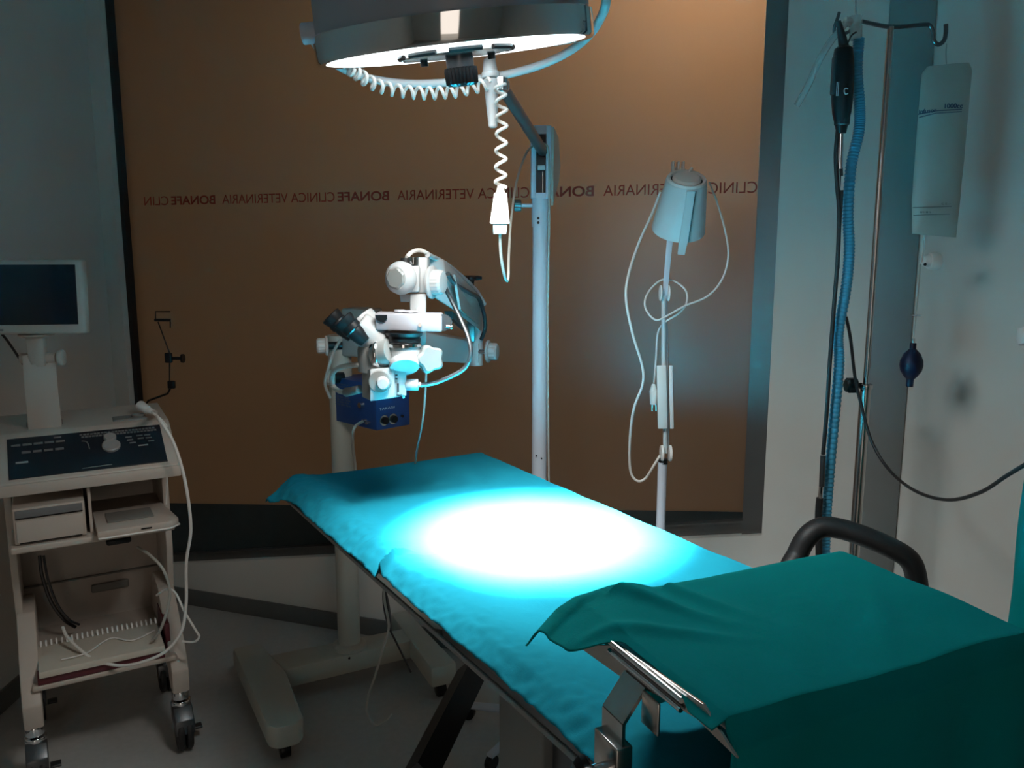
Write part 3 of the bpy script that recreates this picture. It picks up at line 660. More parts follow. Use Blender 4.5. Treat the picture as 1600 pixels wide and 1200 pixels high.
# camera tube elbow
cb = MB(); cb.cyl(PM(586, 553, 1.99), PM(612, 548, 1.97), .031, .029, 36, .003); cb.build('side_tube', 'mic_grey', mic)
cb = MB(); cb.lathe([(.033, -.003), (.035, 0), (.035, .010), (.033, .013)], PM(588, 552, 1.985), (.93, -.25, .1), 36); cb.build('tube_ring', 'chrome', mic)
cb = MB(); cb.cyl(PM(631, 533, 1.99), PM(632, 563, 1.99), .036, .035, 40, .002); cb.build('camera_tube', 'mic_white', mic)
cb = MB(); cb.lathe([(.0, 0), (.0325, .001), (.034, .005), (.034, .016)], PM(632, 575, 1.965), (-.12, .62, .75), 36); cb.build('elbow_cover', 'mic_white', mic)
cb = MB(); cb.lathe([(.037, 0), (.040, .002), (.040, .009), (.037, .011)], PM(631, 542, 1.99), (0, 0, 1), 40); cb.build('mount_ring', 'chrome', mic)
# star knob
kb = MB(); kb.lathe([(.018, -.004), (.028, 0), (.030, .006), (.030, .022), (.025, .028), (0, .029)], PM(668, 560, 2.0), (.45, -1, .05), 90, lobes=5, amp=.11); kb.build('star_knob', 'mic_grey', mic)
# fibre light guide
cb = MB(); cb.cyl(PM(634, 601, 1.99), PM(654, 601, 1.99), .0135, .0135, 24, .002); cb.cyl(PM(654, 601, 1.99), PM(658, 601, 1.99), .006); cb.build('light_port', 'mic_white', mic)
MB().tube([PM(657, 602, 1.99), PM(680, 598, 2.0), PM(705, 588, 2.02), PM(726, 575, 2.03), PM(735, 555, 2.03), PM(733, 532, 2.04), PM(722, 503, 2.06), PM(706, 470, 2.09), PM(695, 448, 2.12), PM(688, 425, 2.16)], .0055, 10, 8).build('light_guide', 'dark_steel', mic)
MB().tube([PM(700, 428, 2.2), PM(712, 445, 2.26), PM(735, 458, 2.42), PM(748, 466, 2.52), PM(756, 490, 2.58), PM(758, 512, 2.60), PM(752, 530, 2.62)], .0065, 10, 8).build('black_cable', 'cord_black', mic)
MB().tube([PM(636, 402, 2.06), PM(642, 395, 2.08), PM(654, 391, 2.12), PM(668, 396, 2.15), PM(690, 412, 2.24)], .005, 8, 6).build('white_cable', 'cord', mic)
MB().tube([PM(573, 573, 2.0), PM(560, 570, 2.0), PM(532, 574, 2.1), PM(519, 585, 2.2), PM(520, 602, 2.25), PM(530, 611, 2.2), PM(541, 613, 2.1)], .0065, 10, 8).build('white_cable', 'cord', mic)
MB().cyl(PM(541, 613, 2.1), PM(562, 608, 2.02), .011, .010, 20, .002).build('cable_plug', 'mic_grey', mic)
MB().tube([PM(533, 530, 2.7), PM(522, 548, 2.72), PM(513, 575, 2.72), PM(508, 600, 2.74), PM(516, 622, 2.76)], .005, 8, 8).build('grey_cable', 'cord_grey', mic)
MB().tube([PM(666, 580, 2.3), PM(664, 620, 2.3), PM(660, 660, 2.3), PM(652, 700, 2.35), PM(648, 730, 2.4), PM(640, 790, 2.5)], .003, 8, 8).build('grey_cable', 'cord_grey', mic)
# blue control box on the column
bx0 = PM(588, 650, 2.70); r1 = V((.72, .69, 0)).normalized(); r2 = V((-.72, .69, 0)).normalized(); bw, bl = .137, .245
zb1 = PM(588, 673, 2.70).z; zt1_ = zb1 + .155
def bxp(a, b, z): return V((bx0.x, bx0.y, 0)) + r1*a + r2*b + V((0, 0, z))
cb = MB(); cb.prism([(0, 0), (bw, 0), (bw, bl), (0, bl)], lambda a, b, d: bxp(a, b, d), zb1, zt1_, bev=.002); cbx = cb.build('control_box', 'blue_box', mic)
nf = V((r1.y, -r1.x, 0)); ns = V((-r2.y, r2.x, 0)) if V((-r2.y, r2.x, 0)).y < 0 else V((r2.y, -r2.x, 0))
Rf = Matrix(((r1.x, 0, nf.x), (r1.y, 0, nf.y), (0, 1, 0)))
r2m = -r2; Rs = Matrix(((r2m.x, 0, ns.x), (r2m.y, 0, ns.y), (0, 1, 0)))
text_mesh('lettering', 'TAKAGI', 'pale_print', place(Rf, bxp(.012, 0, zb1+.067)+nf*.0006), .008, .062, cbx, .01)
for q in (.030, .066):
    e = bxp(q, 0, zb1+.031); k = MB(); k.lathe([(.0165, 0), (.0165, .002), (.013, .0025), (.012, .014), (0, .015)], e, nf, 30); k.build('dial', 'black', cbx)
    k = MB(); k.lathe([(.0155, .0), (.018, .001), (.018, .0022), (.0155, .003)], e, nf, 30); k.build('dial_ring', 'steel', cbx)
e = bxp(.105, 0, zb1+.035); MB().cyl(e, e+nf*.004, .005).build('jack', 'black', cbx)
for (q, zz, r) in ((.075, .078, .012), (.060, .025, .008), (.040, .022, .006)):
    e = bxp(0, q, zb1+zz); MB().cyl(e, e+ns*.014, r, r*.8, 20).build('connector', 'chrome' if r > .01 else 'steel', cbx)
for k in range(4):
    text_mesh('lettering', 'I II III IIII', 'grey_print', place(Rs, bxp(0, .235, zb1+.060+k*.009)+ns*.0006), .005, .09-.01*(k % 2), cbx)
for k in range(2):
    text_mesh('lettering', 'IIIIIIIII', 'grey_print', place(Rs, bxp(0, .235, zb1+.125+k*.009)+ns*.0006), .003, .08, cbx)
MB().tube([bxp(0, .060, zb1+.025)+ns*.012, PM(554, 668, 2.62), PM(551, 690, 2.64), PM(554, 720, 2.7), PM(560, 780, 2.75)], .005, 8, 6).build('grey_cable', 'cord_grey', cbx)
# camera on top
cz = PM(640, 503, 1.985); cm = thing('camera', 'silver compact camera clamped lens down on top of the microscope', 'camera', cz)
cv = MB(); q0 = [PM(585, 489, 1.965), PM(690, 491, 1.965), PM(691, 519, 1.965), PM(587, 516, 1.965)]; cv.hexa(q0, [p+V((.0, .055, 0)) for p in q0], .005); cv.build('camera_body', 'silver', cm)
cv = MB(); cv.lathe([(.0, 0), (.018, .001), (.019, .020), (0, .021)], PM(692, 505, 1.97), (0, 1, 0), 24); cv.build('camera_end', 'dark_steel', cm)
cv = MB(); cv.prism([(586, 492), (605, 492), (605, 498), (600, 503), (594, 503), (588, 499)], lambda a, b, d: PM(a, b, 1.964+d), -.003, .01); cv.build('grip', 'black', cm)
cv = MB(); cv.cyl(PM(631, 519, 1.99), PM(631, 524, 1.99), .043, .041, 40); cv.cyl(PM(631, 524, 1.99), PM(631, 528, 1.99), .036, .037, 40); cv.cyl(PM(631, 528, 1.99), PM(631, 533, 1.99), .038, .038, 40); cv.build('lens_ring', 'black', cm)
cv = MB(); cv.cyl(PM(625, 487, 1.99), PM(625, 484, 1.99), .014, .013, 24); cv.cyl(PM(640, 487, 1.99), PM(640, 485, 1.99), .02, .018, 24); cv.build('dial', 'silver', cm)
MB().cyl(PM(656, 508, 1.964), PM(656, 508, 1.958), .005, .004).build('button', 'chrome', cm)
cv = MB(); cv.cyl(PM(697, 510, 1.97), PM(705, 511, 1.97), .004); cv.sphere(PM(705, 511, 1.97), .005); cv.build('strap_lug', 'chrome', cm)

# ================================================================== FLOOR WORK LAMP
wy = 2.38; b_ = P(1034, 760, wy)
wl = thing('work_lamp', 'white jointed work lamp with a bucket shade and a loose white cord', 'lamp', (b_.x, b_.y, 0))
MB().cyl((b_.x, b_.y, .02), (b_.x, b_.y, P(1034, 722, wy).z), .0135, None, 20).build('pole', 'pole_white', wl)
MB().lathe([(.14, 0), (.14, .015), (.02, .03)], (b_.x, b_.y, 0), (0, 0, 1), 36).build('base', 'pole_white', wl)
j1 = P(1040, 708, wy); j2 = P(1038, 458, wy); j3 = P(1062, 262, wy+.05)
g = MB(); g.cyl(P(1036, 724, wy), P(1037, 716, wy), .014, .012); g.build('joint_seat', 'black', wl)
g = MB(); g.lathe([(.0, 0), (.022, .001), (.024, .004), (.024, .008), (0, .009)], j1+V((-.016, 0, 0)), (1, 0, 0), 30); g.build('joint_disc', 'white_plastic', wl)
g = MB(); g.lathe([(.0, 0), (.022, .001), (.024, .004), (.024, .008), (0, .009)], j1+V((.008, 0, 0)), (1, 0, 0), 30); g.build('joint_disc', 'white_plastic', wl)
MB().tube([j1, P(1037, 600, wy), P(1037, 462, wy)], .0065, 8, 1).build('lower_arm', 'white', wl)
MB().tube([j1+V((.008, .012, .01)), P(1040, 464, wy+.012)], .005, 8, 1).build('lower_arm', 'white', wl)
g = MB(); g.hexa([P(1026, 571, wy-.02), P(1041, 571, wy-.02), P(1041, 571, wy+.02), P(1026, 571, wy+.02)], [P(1028, 670, wy-.02), P(1043, 670, wy-.02), P(1043, 670, wy+.02), P(1028, 670, wy+.02)], .002); g.build('spring_cover', 'white_plastic', wl)
g = MB(); g.hexa([P(1045, 571, wy-.015), P(1051, 571, wy-.015), P(1051, 571, wy+.02), P(1045, 571, wy+.02)], [P(1047, 670, wy-.015), P(1053, 670, wy-.015), P(1053, 670, wy+.02), P(1047, 670, wy+.02)], .002); g.build('spring_cover', 'white_plastic', wl)
for dx in (-.013, .010):
    g = MB(); g.lathe([(.0, 0), (.022, .0005), (.023, .003), (0, .004)], j2+V((dx, 0, 0)), (1, 0, 0), 28); g.build('elbow_disc', 'white_plastic', wl)
g = MB(); g.hexa([P(1034, 468, wy), P(1042, 468, wy), P(1042, 468, wy+.012), P(1034, 468, wy+.012)], [P(1044, 350, wy+.01), P(1054, 350, wy+.01), P(1054, 350, wy+.022), P(1044, 350, wy+.022)], .001); g.build('upper_arm', 'pole_white', wl)
g = MB(); g.tube([P(1049, 360, wy+.03), P(1058, 262, wy+.10)], .006, 8, 1); g.build('upper_arm', 'pole_white', wl)
# shade, tilted: top towards the viewer
st = P(1073, 281, wy-.02); sb = P(1063, 352, wy); sd = (sb-st); sd = V((sd.x*.3, .075, sd.z)).normalized(); SLn = .155
g = MB(); g.lathe([(.054, 0), (.057, .004), (.0755, SLn-.008), (.077, SLn), (.075, SLn), (.055, .006)], st, sd, 48, closed=False); shade = g.build('lamp_shade', 'white', wl)
g = MB(); g.lathe([(.050, .004), (.056, .0), (.052, -.006), (.046, -.005), (.044, .002)], st, sd, 40, closed=False); g.build('shade_rim', 'white_plastic', wl)
g = MB(); g.lathe([(0, -.010), (.034, -.009), (.040, -.004), (.040, 0)], st, sd, 36, closed=False); g.build('vent_cap', 'white_plastic', wl)
g = MB(); g.lathe([(.0, .005), (.053, .005)], st, sd, 36, closed=False); g.build('vent_gap', 'black', wl)
# front handle strip and seam
fx = frame(sd, (1, 0, 0)); fdir = (V((0, -1, 0)) - sd*V((0, -1, 0)).dot(sd)).normalized()
sidev = sd.cross(fdir).normalized()
if sidev.x < 0: sidev = -sidev
a = st + fdir*.059 + sd*.004 + sidev*.004; b = st + fdir*.080 + sd*(SLn-.003) + sidev*.004; c3 = b + sd*.038
g = MB(); g.hexa([a-sidev*.012-fdir*.004, a+sidev*.010-fdir*.004, a+sidev*.010+fdir*.002, a-sidev*.012+fdir*.002], [b-sidev*.014-fdir*.004, b+sidev*.010-fdir*.004, b+sidev*.010+fdir*.002, b-sidev*.014+fdir*.002])
g.hexa([b-sidev*.014-fdir*.004, b+sidev*.010-fdir*.004, b+sidev*.010+fdir*.002, b-sidev*.014+fdir*.002], [c3-sidev*.012-fdir*.002, c3+sidev*.008-fdir*.002, c3+sidev*.008+fdir*.003, c3-sidev*.012+fdir*.003]); g.build('handle_strip', 'white', wl, smooth_=False)
g = MB(); g.tube([a+sidev*.013+fdir*.000, b+sidev*.013-fdir*.001], .0012, 6, 1); g.build('seam', 'black', wl)
for dx in (-8, 0, 8):
    g = MB(); g.box(P(1059+dx, 261, wy+.05), (.005, .03, .030), None, .002); g.build('hinge_plate', 'white_plastic', wl)
MB().tube([P(1076, 268, wy), P(1082, 262, wy)], .004, 8, 1).build('switch', 'white_plastic', wl)
MB().tube([P(1032, 300, wy+.06), P(1018, 335, wy+.06), P(998, 380, wy+.04), P(983, 425, wy), P(978, 465, wy-.02), P(988, 520, wy-.03), P(1003, 570, wy-.03), P(1004, 600, wy-.03), P(990, 640, wy-.02), P(984, 690, wy), P(985, 735, wy+.02), P(995, 751, wy+.02), P(1008, 748, wy+.02), P(1020, 730, wy), P(1031, 712, wy)], .0038, 10, 8).build('cord', 'cord', wl)
MB().tube([P(1108, 285, wy+.08), P(1120, 315, wy+.06), P(1133, 360, wy+.03), P(1138, 400, wy), P(1128, 437, wy-.01), P(1105, 463, wy-.02), P(1070, 478, wy-.03), P(1045, 492, wy-.04), P(1025, 500, wy-.04), P(1010, 485, wy-.02), P(1008, 468, wy), P(1018, 450, wy+.03), P(1035, 437, wy+.04), P(1055, 440, wy+.03), P(1072, 455, wy), P(1072, 475, wy-.02), P(1060, 490, wy-.02), P(1040, 503, wy), P(1028, 520, wy+.02), P(1025, 560, wy+.03), P(1022, 598, wy+.03)], .0028, 8, 8).build('cord', 'cord', wl)
g = MB(); g.cyl(P(1021, 600, wy+.02), P(1021, 610, wy+.02), .005, .011); g.cyl(P(1021, 610, wy+.02), P(1021, 632, wy+.02), .012, .010, 16, .002); g.build('plug', 'white_plastic', wl)
for dx in (-2, 4): MB().cyl(P(1021+dx, 632, wy+.02), P(1021+dx, 642, wy+.02), .002).build('plug_pin', 'chrome', wl)

# ================================================================== INFUSION STAND
iy = 2.30; ib = P(1346, 700, iy)
iv = thing('infusion_stand', 'tall steel infusion stand with a hooked top bar and black clamp knob', 'infusion stand', (ib.x, ib.y, 0))
zj = P(1352, 602, iy).z; ztop = P(1400, 42, iy).z
MB().cyl((ib.x, ib.y, .04), (ib.x, ib.y, zj), .0150, None, 24).build('lower_pole', 'steel', iv)
MB().cyl((ib.x, ib.y, zj-.01), (ib.x, ib.y, zj+.004), .0185, None, 24, .002).build('pole_collar', 'steel', iv)
MB().cyl((ib.x, ib.y, zj), (ib.x, ib.y, ztop), .0085, None, 20).build('upper_pole', 'steel', iv)
kk = MB(); e = V((ib.x, ib.y, zj+.0)); kk.cyl(e-V((.012, 0, 0)), e-V((.028, 0, 0)), .007); kk.lathe([(.015, 0), (.021, .004), (.021, .026), (.015, .032)], e-V((.026, 0, 0)), (-1, -.1, 0), 60, lobes=6, amp=.08); kk.build('clamp_knob', 'black', iv)
T0 = V((ib.x, ib.y, ztop)); dx = iy/F/1.05
def tq(du, dv, dy=0): return T0 + V((du*dx, dy, -dv*dx))
MB().tube([tq(-46, -8), tq(0, 0), tq(48, -3), tq(60, -2), tq(66, 8), tq(68, 20), tq(76, 26), tq(84, 20), tq(86, 8), tq(85, -4)], .0055, 10, 6).build('hook_bar', 'dark_steel', iv)
MB().tube([tq(-46, -8), tq(-60, 4, .02), tq(-82, 12, .01), tq(-90, 4, -.01), tq(-88, -10, -.02), tq(-86, -18, -.02)], .0045, 10, 6).build('hook_bar', 'dark_steel', iv)
for k in range(5):
    a = k*2*PI/5+.2; f = MB(); f.tube([(ib.x, ib.y, .07), (ib.x+.12*math.cos(a), ib.y+.12*math.sin(a), .065), (ib.x+.24*math.cos(a), ib.y+.24*math.sin(a), .045)], .011, 8, 3); f.build('foot', 'steel', iv)
    f = MB(); e = V((ib.x+.235*math.cos(a), ib.y+.235*math.sin(a), .0225)); t_ = V((-math.sin(a), math.cos(a), 0)); f.cyl(e-t_*.01, e+t_*.01, .0225); f.build('caster', 'black', iv)

# pressure bag hanging from the hook
by = iy
bag = thing('pressure_bag', 'pale pressure infusion bag with navy hand bulb hanging from the infusion stand', 'infusion bag', P(1470, 240, by))
def bagf(i, j):
    # i 0..1 around, j 0..1 down
    v = 104 + j*264
    L = 1440 - 18*min(1, j*1.4) if j < .12 else 1440-18*min(1, j*1.2)
    L = 1441 - 16*min(1, j*1.25); R = 1520 - 26*j
    if j < .04: k = 1-(j/.04); L += 8*k; R -= 6*k
    a = 2*PI*i; c = (L+R)/2; hw = (R-L)/2; v += 4*math.sin(PI*i*2)*0
    t = .028*math.sin(PI*min(1, max(0, .04+j*.92)))**.5
    x = math.copysign(abs(math.cos(a))**.7, math.cos(a)); y = math.copysign(abs(math.sin(a))**1.2, math.sin(a))
    p = P(c+hw*x, v - 6*(x*.5+.5)*(1-j) + 3*x*j, by); return p + V((0, y*t + .002*nz(i*8, j*9), 0))
bb = MB(); bb.grid(bagf, 48, 60); bb.build('bag', 'bag', bag)
fp = MB(); pf = lambda a, b, d: P(a, b, by-.030+d)
fp.prism([(1434, 178), (1462, 172.5), (1503, 170), (1503, 171.3), (1462, 173.8), (1434, 179.5)], lambda a, b, d: P(a, b, by-.0295+d), 0, .001)
fp.prism([(1436, 183), (1462, 176.5), (1503, 174), (1503, 175.0), (1462, 177.5), (1436, 184.2)], lambda a, b, d: P(a, b, by-.0295+d), 0, .001)
fp.build('printed_line', 'blue_label', bag, smooth_=False)
def face_text(body, u, v, hgt, wid, rot, m, parent, Y, bold=0.):
    R = Matrix(((1, 0, 0), (0, 0, -1), (0, 1, 0))); Rr = R @ Matrix.Rotation(rot, 3, 'Z')
    return text_mesh('lettering', body, m, place(Rr, P(u, v, Y)), hgt, wid, parent, bold)
face_text('infusor', 1436, 178, .011, .046, .10, 'blue_label', bag, by-.030, .02)
face_text('1000cc', 1476, 169.5, .012, .047, .03, 'blue_label', bag, by-.030, .02)
fp = MB(); fp.prism([(1426, 324), (1487, 322), (1487, 323), (1426, 325)], lambda a, b, d: P(a, b, by-.0285+d), 0, .001); fp.prism([(1427, 336), (1484, 334), (1484, 335), (1427, 337)], lambda a, b, d: P(a, b, by-.0275+d), 0, .001)
fp.build('printed_line', 'grey_print', bag, smooth_=False)
face_text('C E --', 1471, 320, .005, .025, .03, 'grey_print', bag, by-.029)
face_text('IIIIIIII', 1438, 333, .005, .028, 0, 'grey_print', bag, by-.029)
MB().tube([P(1479, 68, by), P(1478, 85, by), P(1479, 104, by)], .0012, 6, 3).build('hanging_loop', 'cord_grey', bag)
MB().tube([P(1445, 366, by), P(1443, 395, by), P(1440, 410, by)], .0022, 8, 3).build('tube', 'clear', bag)
g = MB(); g.cyl(P(1443, 408, by), P(1451, 408, by), .014, .018, 24); g.cyl(P(1451, 408, by), P(1467, 409, by), .0225, .0225, 28, .003); g.build('pressure_gauge', 'white_plastic', bag)
g = MB(); e = P(1445, 413, by-.017); g.cyl(e, e+V((0, -.003, 0)), .004); g.build('gauge_button', 'black', bag)
MB().tube([P(1438, 412, by), P(1434, 460, by), P(1430, 500, by), P(1426, 536, by)], .0022, 8, 4).build('tube', 'cord_grey', bag)
MB().lathe([(.004, 0), (.014, .001), (.014, .004), (.004, .005)], P(1431, 494, by), (0, 0, 1), 24).build('stopcock', 'clear', bag)
h_ = P(1421, 604, by)-P(1427, 536, by); Lh = h_.length
MB().lathe([(.0075, 0), (.0085, .002), (.0085, .016), (.022, .030), (.030, .050), (.031, .062), (.028, .078), (.018, .094), (.010, .102), (.0095, Lh-.002), (.009, Lh)], P(1427, 536, by), h_, 32).build('hand_bulb', 'bulb', bag)
MB().cyl(P(1427, 529, by), P(1427, 538, by), .0045).build('bulb_valve', 'steel', bag)

# corrugated hose and dental handpiece
hy = iy-.06
hose_path = smooth([P(1342, 60, hy), P(1339, 110, hy), P(1343, 165, hy), P(1342, 205, hy), P(1330, 260, hy), P(1325, 330, hy), P(1327, 390, hy), P(1322, 450, hy), P(1310, 520, hy), P(1311, 570, hy), P(1304, 650, hy), P(1296, 740, hy), P(1291, 810, hy), P(1289, 868, hy), P(1288, 960, hy)], 34)
hs = MB(); n = len(hose_path)
hs.tube(hose_path, .013, 16, 1, rfn=lambda t: .0135 + .0013*math.sin(t*n*PI*.66))
hz = hs.build('corrugated_hose', 'blue_hose'); tag(rooted(hz, P(1342, 60, hy)), 'long light blue corrugated breathing hose hanging beside the infusion stand', 'hose')
g = MB(); g.cyl(P(1337, 25, hy), P(1337, 62, hy), .016, .016, 20); g.cyl(P(1320, 33, hy), P(1337, 36, hy), .012, .012, 20); g.build('hose_connector', 'clear', hz) if False else None
cc = thing('tube_connector', 'clear plastic tee connector at the top of the blue hose', 'connector', P(1340, 40, hy))
g.build('tee', 'clear', cc) if g.bm.is_valid else None
MB().cyl(P(1337, -20, hy), P(1338, 26, hy), .0022).build('clear_rod', 'clear', cc)
MB().tube([P(1322, 36, hy), P(1300, 62, hy+.02), P(1280, 95, hy+.04), P(1262, 135, hy+.06), P(1245, 165, hy+.08)], .009, 12, 6).build('clear_tube', 'clear', cc)
hp_ = thing('handpiece', 'black motor handpiece hanging upside down by its strap from the infusion stand', 'handpiece', P(1316, 130, iy-.08))
yy = iy-.08
g = MB(); g.tube([P(1310, 33, yy), P(1315, 55, yy), P(1319, 78, yy)], .010, 12, 5, rfn=lambda t: .006+.008*t); g.build('neck', 'black_soft', hp_)
g = MB(); g.lathe([(.014, 0), (.022, .006), (.026, .03), (.028, .07), (.0265, .13), (.023, .165), (.015, .20), (.012, .215)], P(1318, 72, yy), P(1315, 184, yy)-P(1318, 72, yy), 28); g.build('body', 'black', hp_)
g = MB(); g.box(P(1306, 118, yy), (.020, .03, .10), None, .008); g.build('thumb_grip', 'black_soft', hp_)
g = MB(); g.lathe([(.016, 0), (.019, .002), (.019, .020), (.016, .023)], P(1316, 182, yy), (0, 0, -1), 32, lobes=12, amp=.04); g.build('nose_ring', 'black_soft', hp_)
MB().cyl(P(1315, 196, yy), P(1313, 264, yy), .0055).build('tool_shaft', 'chrome', hp_)
face_text('II', 1306, 150, .034, .006, 0, 'pale_print', hp_, yy-.030, .02)
g = MB(); g.tube([P(1325, 139, yy-.029), P(1321, 138, yy-.029), P(1319, 142, yy-.029), P(1321, 147, yy-.029), P(1325, 146, yy-.029)], .0015, 6, 4); g.build('emblem', 'pale_print', hp_)
MB().tube([P(1310, 196, yy), P(1306, 240, yy), P(1308, 290, yy), P(1311, 330, yy), P(1309, 400, yy), P(1303, 480, yy), P(1297, 560, yy), P(1292, 640, yy), P(1286, 710, yy)], .0055, 10, 8).build('cable', 'cord_black', hp_)
MB().tube([P(1314, 262, yy), P(1315, 300, yy), P(1312, 350, yy), P(1309, 420, yy+.005)], .0045, 10, 6).build('cable', 'cord_black', hp_)
MB().box(P(1316, 286, yy-.008), (.006, .004, .036)).build('cable_label', 'white_plastic', hp_)
MB().tube([P(1286, 712, yy), P(1284, 760, yy)], .0075, 12, 3).build('cable_sleeve', 'dark_steel', hp_)
MB().cyl(P(1284, 752, yy), P(1282, 778, yy), .006).build('cable_ferrule', 'chrome', hp_)
MB().tube([P(1281, 778, yy), P(1279, 800, yy), P(1279, 830, yy), P(1280, 880, yy)], .0095, 10, 3).build('cable_end', 'black_soft', hp_)
MB().tube([P(1322, 74, yy), P(1330, 56, yy), P(1338, 50, yy)], .0022, 8, 4).build('strap', 'cord_black', hp_)
ck_ = MB(); ck_.tube([P(1322, 495, iy-.05), P(1329, 530, iy-.05), P(1336, 590, iy-.045), P(1345, 630, iy-.05), P(1362, 690, iy-.08), P(1390, 735, iy-.15), P(1430, 767, iy-.3), P(1480, 781, iy-.45), P(1530, 770, iy-.6), P(1575, 742, iy-.72), P(1620, 715, iy-.80)], .0042, 10, 8)
o = ck_.build('cable', 'cord_black'); tag(rooted(o, P(1480, 781, iy-.45)), 'thin black cable sagging from the infusion stand to the teal draped equipment', 'cable')

# ================================================================== CHAIR behind the tray
chy = 2.02; chb = P(1340, 900, chy)
ch = thing('office_chair', 'black chair whose rounded padded backrest loop rises behind the tray drape', 'chair', (chb.x, chb.y, 0))
loop = [P(1232, 905, chy-.02), P(1246, 866, chy), P(1262, 838, chy), P(1284, 824, chy), P(1312, 826, chy-.01), P(1350, 838, chy-.03), P(1392, 856, chy-.05), P(1420, 874, chy-.06), P(1431, 900, chy-.06), P(1432, 940, chy-.05)]
lw = [p.copy() for p in loop]; base_pts = [P(1420, 1000, chy-.02), P(1360, 1010, chy), P(1250, 990, chy)]
MB().tube(loop+base_pts, .029, 16, 8, closed=True, flat=.9).build('backrest_frame', 'black_soft', ch)
zc = P(1340, 1000, chy).z
MB().box((chb.x-.02, chb.y-.18, .47), (.42, .42, .07), Rz(-.3), .03).build('seat', 'black_soft', ch)
MB().tube([(chb.x, chb.y-.02, zc+.02), (chb.x, chb.y+.03, .55), (chb.x, chb.y-.05, .45)], .02, 8, 4).build('back_post', 'black', ch)
MB().cyl((chb.x-.02, chb.y-.18, .07), (chb.x-.02, chb.y-.18, .44), .025).build('gas_post', 'black', ch)
for k in range(5):
    a = k*2*PI/5; cx, cy = chb.x-.02, chb.y-.18
    MB().tube([(cx, cy, .10), (cx+.20*math.cos(a), cy+.20*math.sin(a), .06)], .016, 8, 1).build('foot', 'black', ch)
    MB().sphere((cx+.20*math.cos(a), cy+.20*math.sin(a), .025), .025).build('caster', 'black', ch)

# ================================================================== ULTRASOUND CART
ca = math.radians(30); fR = V((-1.035, 2.50, 0)); cX = V((math.cos(ca), math.sin(ca), 0)); cY = V((-math.sin(ca), math.cos(ca), 0))
CW = .492; O_ = fR - cX*CW/2
us = thing('ultrasound_cart', 'beige ultrasound machine cart with control console and monitor by the left wall', 'ultrasound machine', O_, ca)
def U(x, y, z): return O_ + cX*x + cY*y + V((0, 0, z))
RU = Rz(ca)
def ubox(name, m, x, y, z, sx, sy, sz, bev=.003, parent=us, rot=None): return MB().box(U(x, y, z), (sx, sy, sz), RU @ rot if rot else RU, bev).build(name, m, parent)
def uprism(name, m, poly, x0, x1, bev=0, parent=us, mb=None): return (mb or MB()).prism(poly, lambda a, b, d: U(d, a, b), x0, x1, bev).build(name, m, parent, smooth_=bool(bev))
# console: wedge with sloping keyboard
zf = .925
con = uprism('console', 'cart', [(-.005, zf-.012), (-.005, zf+.016), (.155, zf+.118), (.175, zf+.126), (.42, zf+.140), (.46, zf+.12), (.46, zf-.012)], -CW/2, CW/2, .005)
uprism('console_lip', 'cart', [(-.012, zf-.022), (-.012, zf+.012), (.01, zf+.014), (.01, zf-.022)], -CW/2-.004, CW/2+.004, .004)
# navy panel on the slope
sl = math.atan2(.102, .16); Rsl = Matrix.Rotation(sl, 3, 'X')
def K(x, t, h=0): # t: distance along slope from front edge
    t = t*1.12
    return U(x, .0+t*math.cos(sl) - h*math.sin(sl), zf+.0185+t*math.sin(sl)+h*math.cos(sl))
def kbox(name, m, x, t, sx, st_, hh, h0=0, parent=con, bev=.001): return MB().box(K(x, t, h0+hh/2), (sx, st_, hh), RU @ Rsl, bev).build(name, m, parent)
kbox('keyboard_panel', 'panel', .004, .082, .422, .166, .004)
kp_ = [o for o in bpy.data.objects if o.name == 'keyboard_panel'][0]
for k in range(5): kbox('key', 'key', -.185+k*.029, .127, .024, .008, .003, .004, kp_)
for k in range(4): kbox('key', 'key', -.160+k*.029, .098, .023, .009, .003, .004, kp_)
kbox('key', 'knobgrey', -.172, .062, .032, .007, .003, .004, kp_); kbox('key', 'key', -.075, .143, .02, .006, .003, .004, kp_)
for k in range(22):
    kbox('key', 'key', -.012+k*.0098, .143, .0075, .006, .003, .004, kp_, .0005); kbox('key', 'key', -.008+k*.0098, .134, .0075, .006, .003, .004, kp_, .0005)
for (x, t) in ((.118, .116), (.121, .104), (.127, .092), (.150, .118), (.152, .106), (.172, .117), (.175, .105), (.180, .092)): kbox('key', 'key', x, t, .018, .005, .003, .004, kp_)
kbox('key', 'knobgrey', .155, .078, .028, .005, .003, .004, kp_)
for (x, t, r, hh) in ((.066, .118, .018, .012), (.066, .088, .026, .010)):
    g = MB(); g.lathe([(r, 0), (r, hh*.7), (r*.85, hh), (0, hh*1.05)], K(x, t, .004), (K(0, 0, 1)-K(0, 0, 0)), 28); g.build('trackball', 'knobgrey', kp_)
g = MB(); g.tube([K(-.012, .118, .006), K(.002, .112, .006), (K(.006, .085, .006))], .0018, 6, 3); g.build('slider_groove', 'key', kp_)
g = MB(); g.tube([K(-.02, .016, .005), K(.06, .018, .005)], .001, 6, 1); g.build('panel_edge', 'steel', kp_)
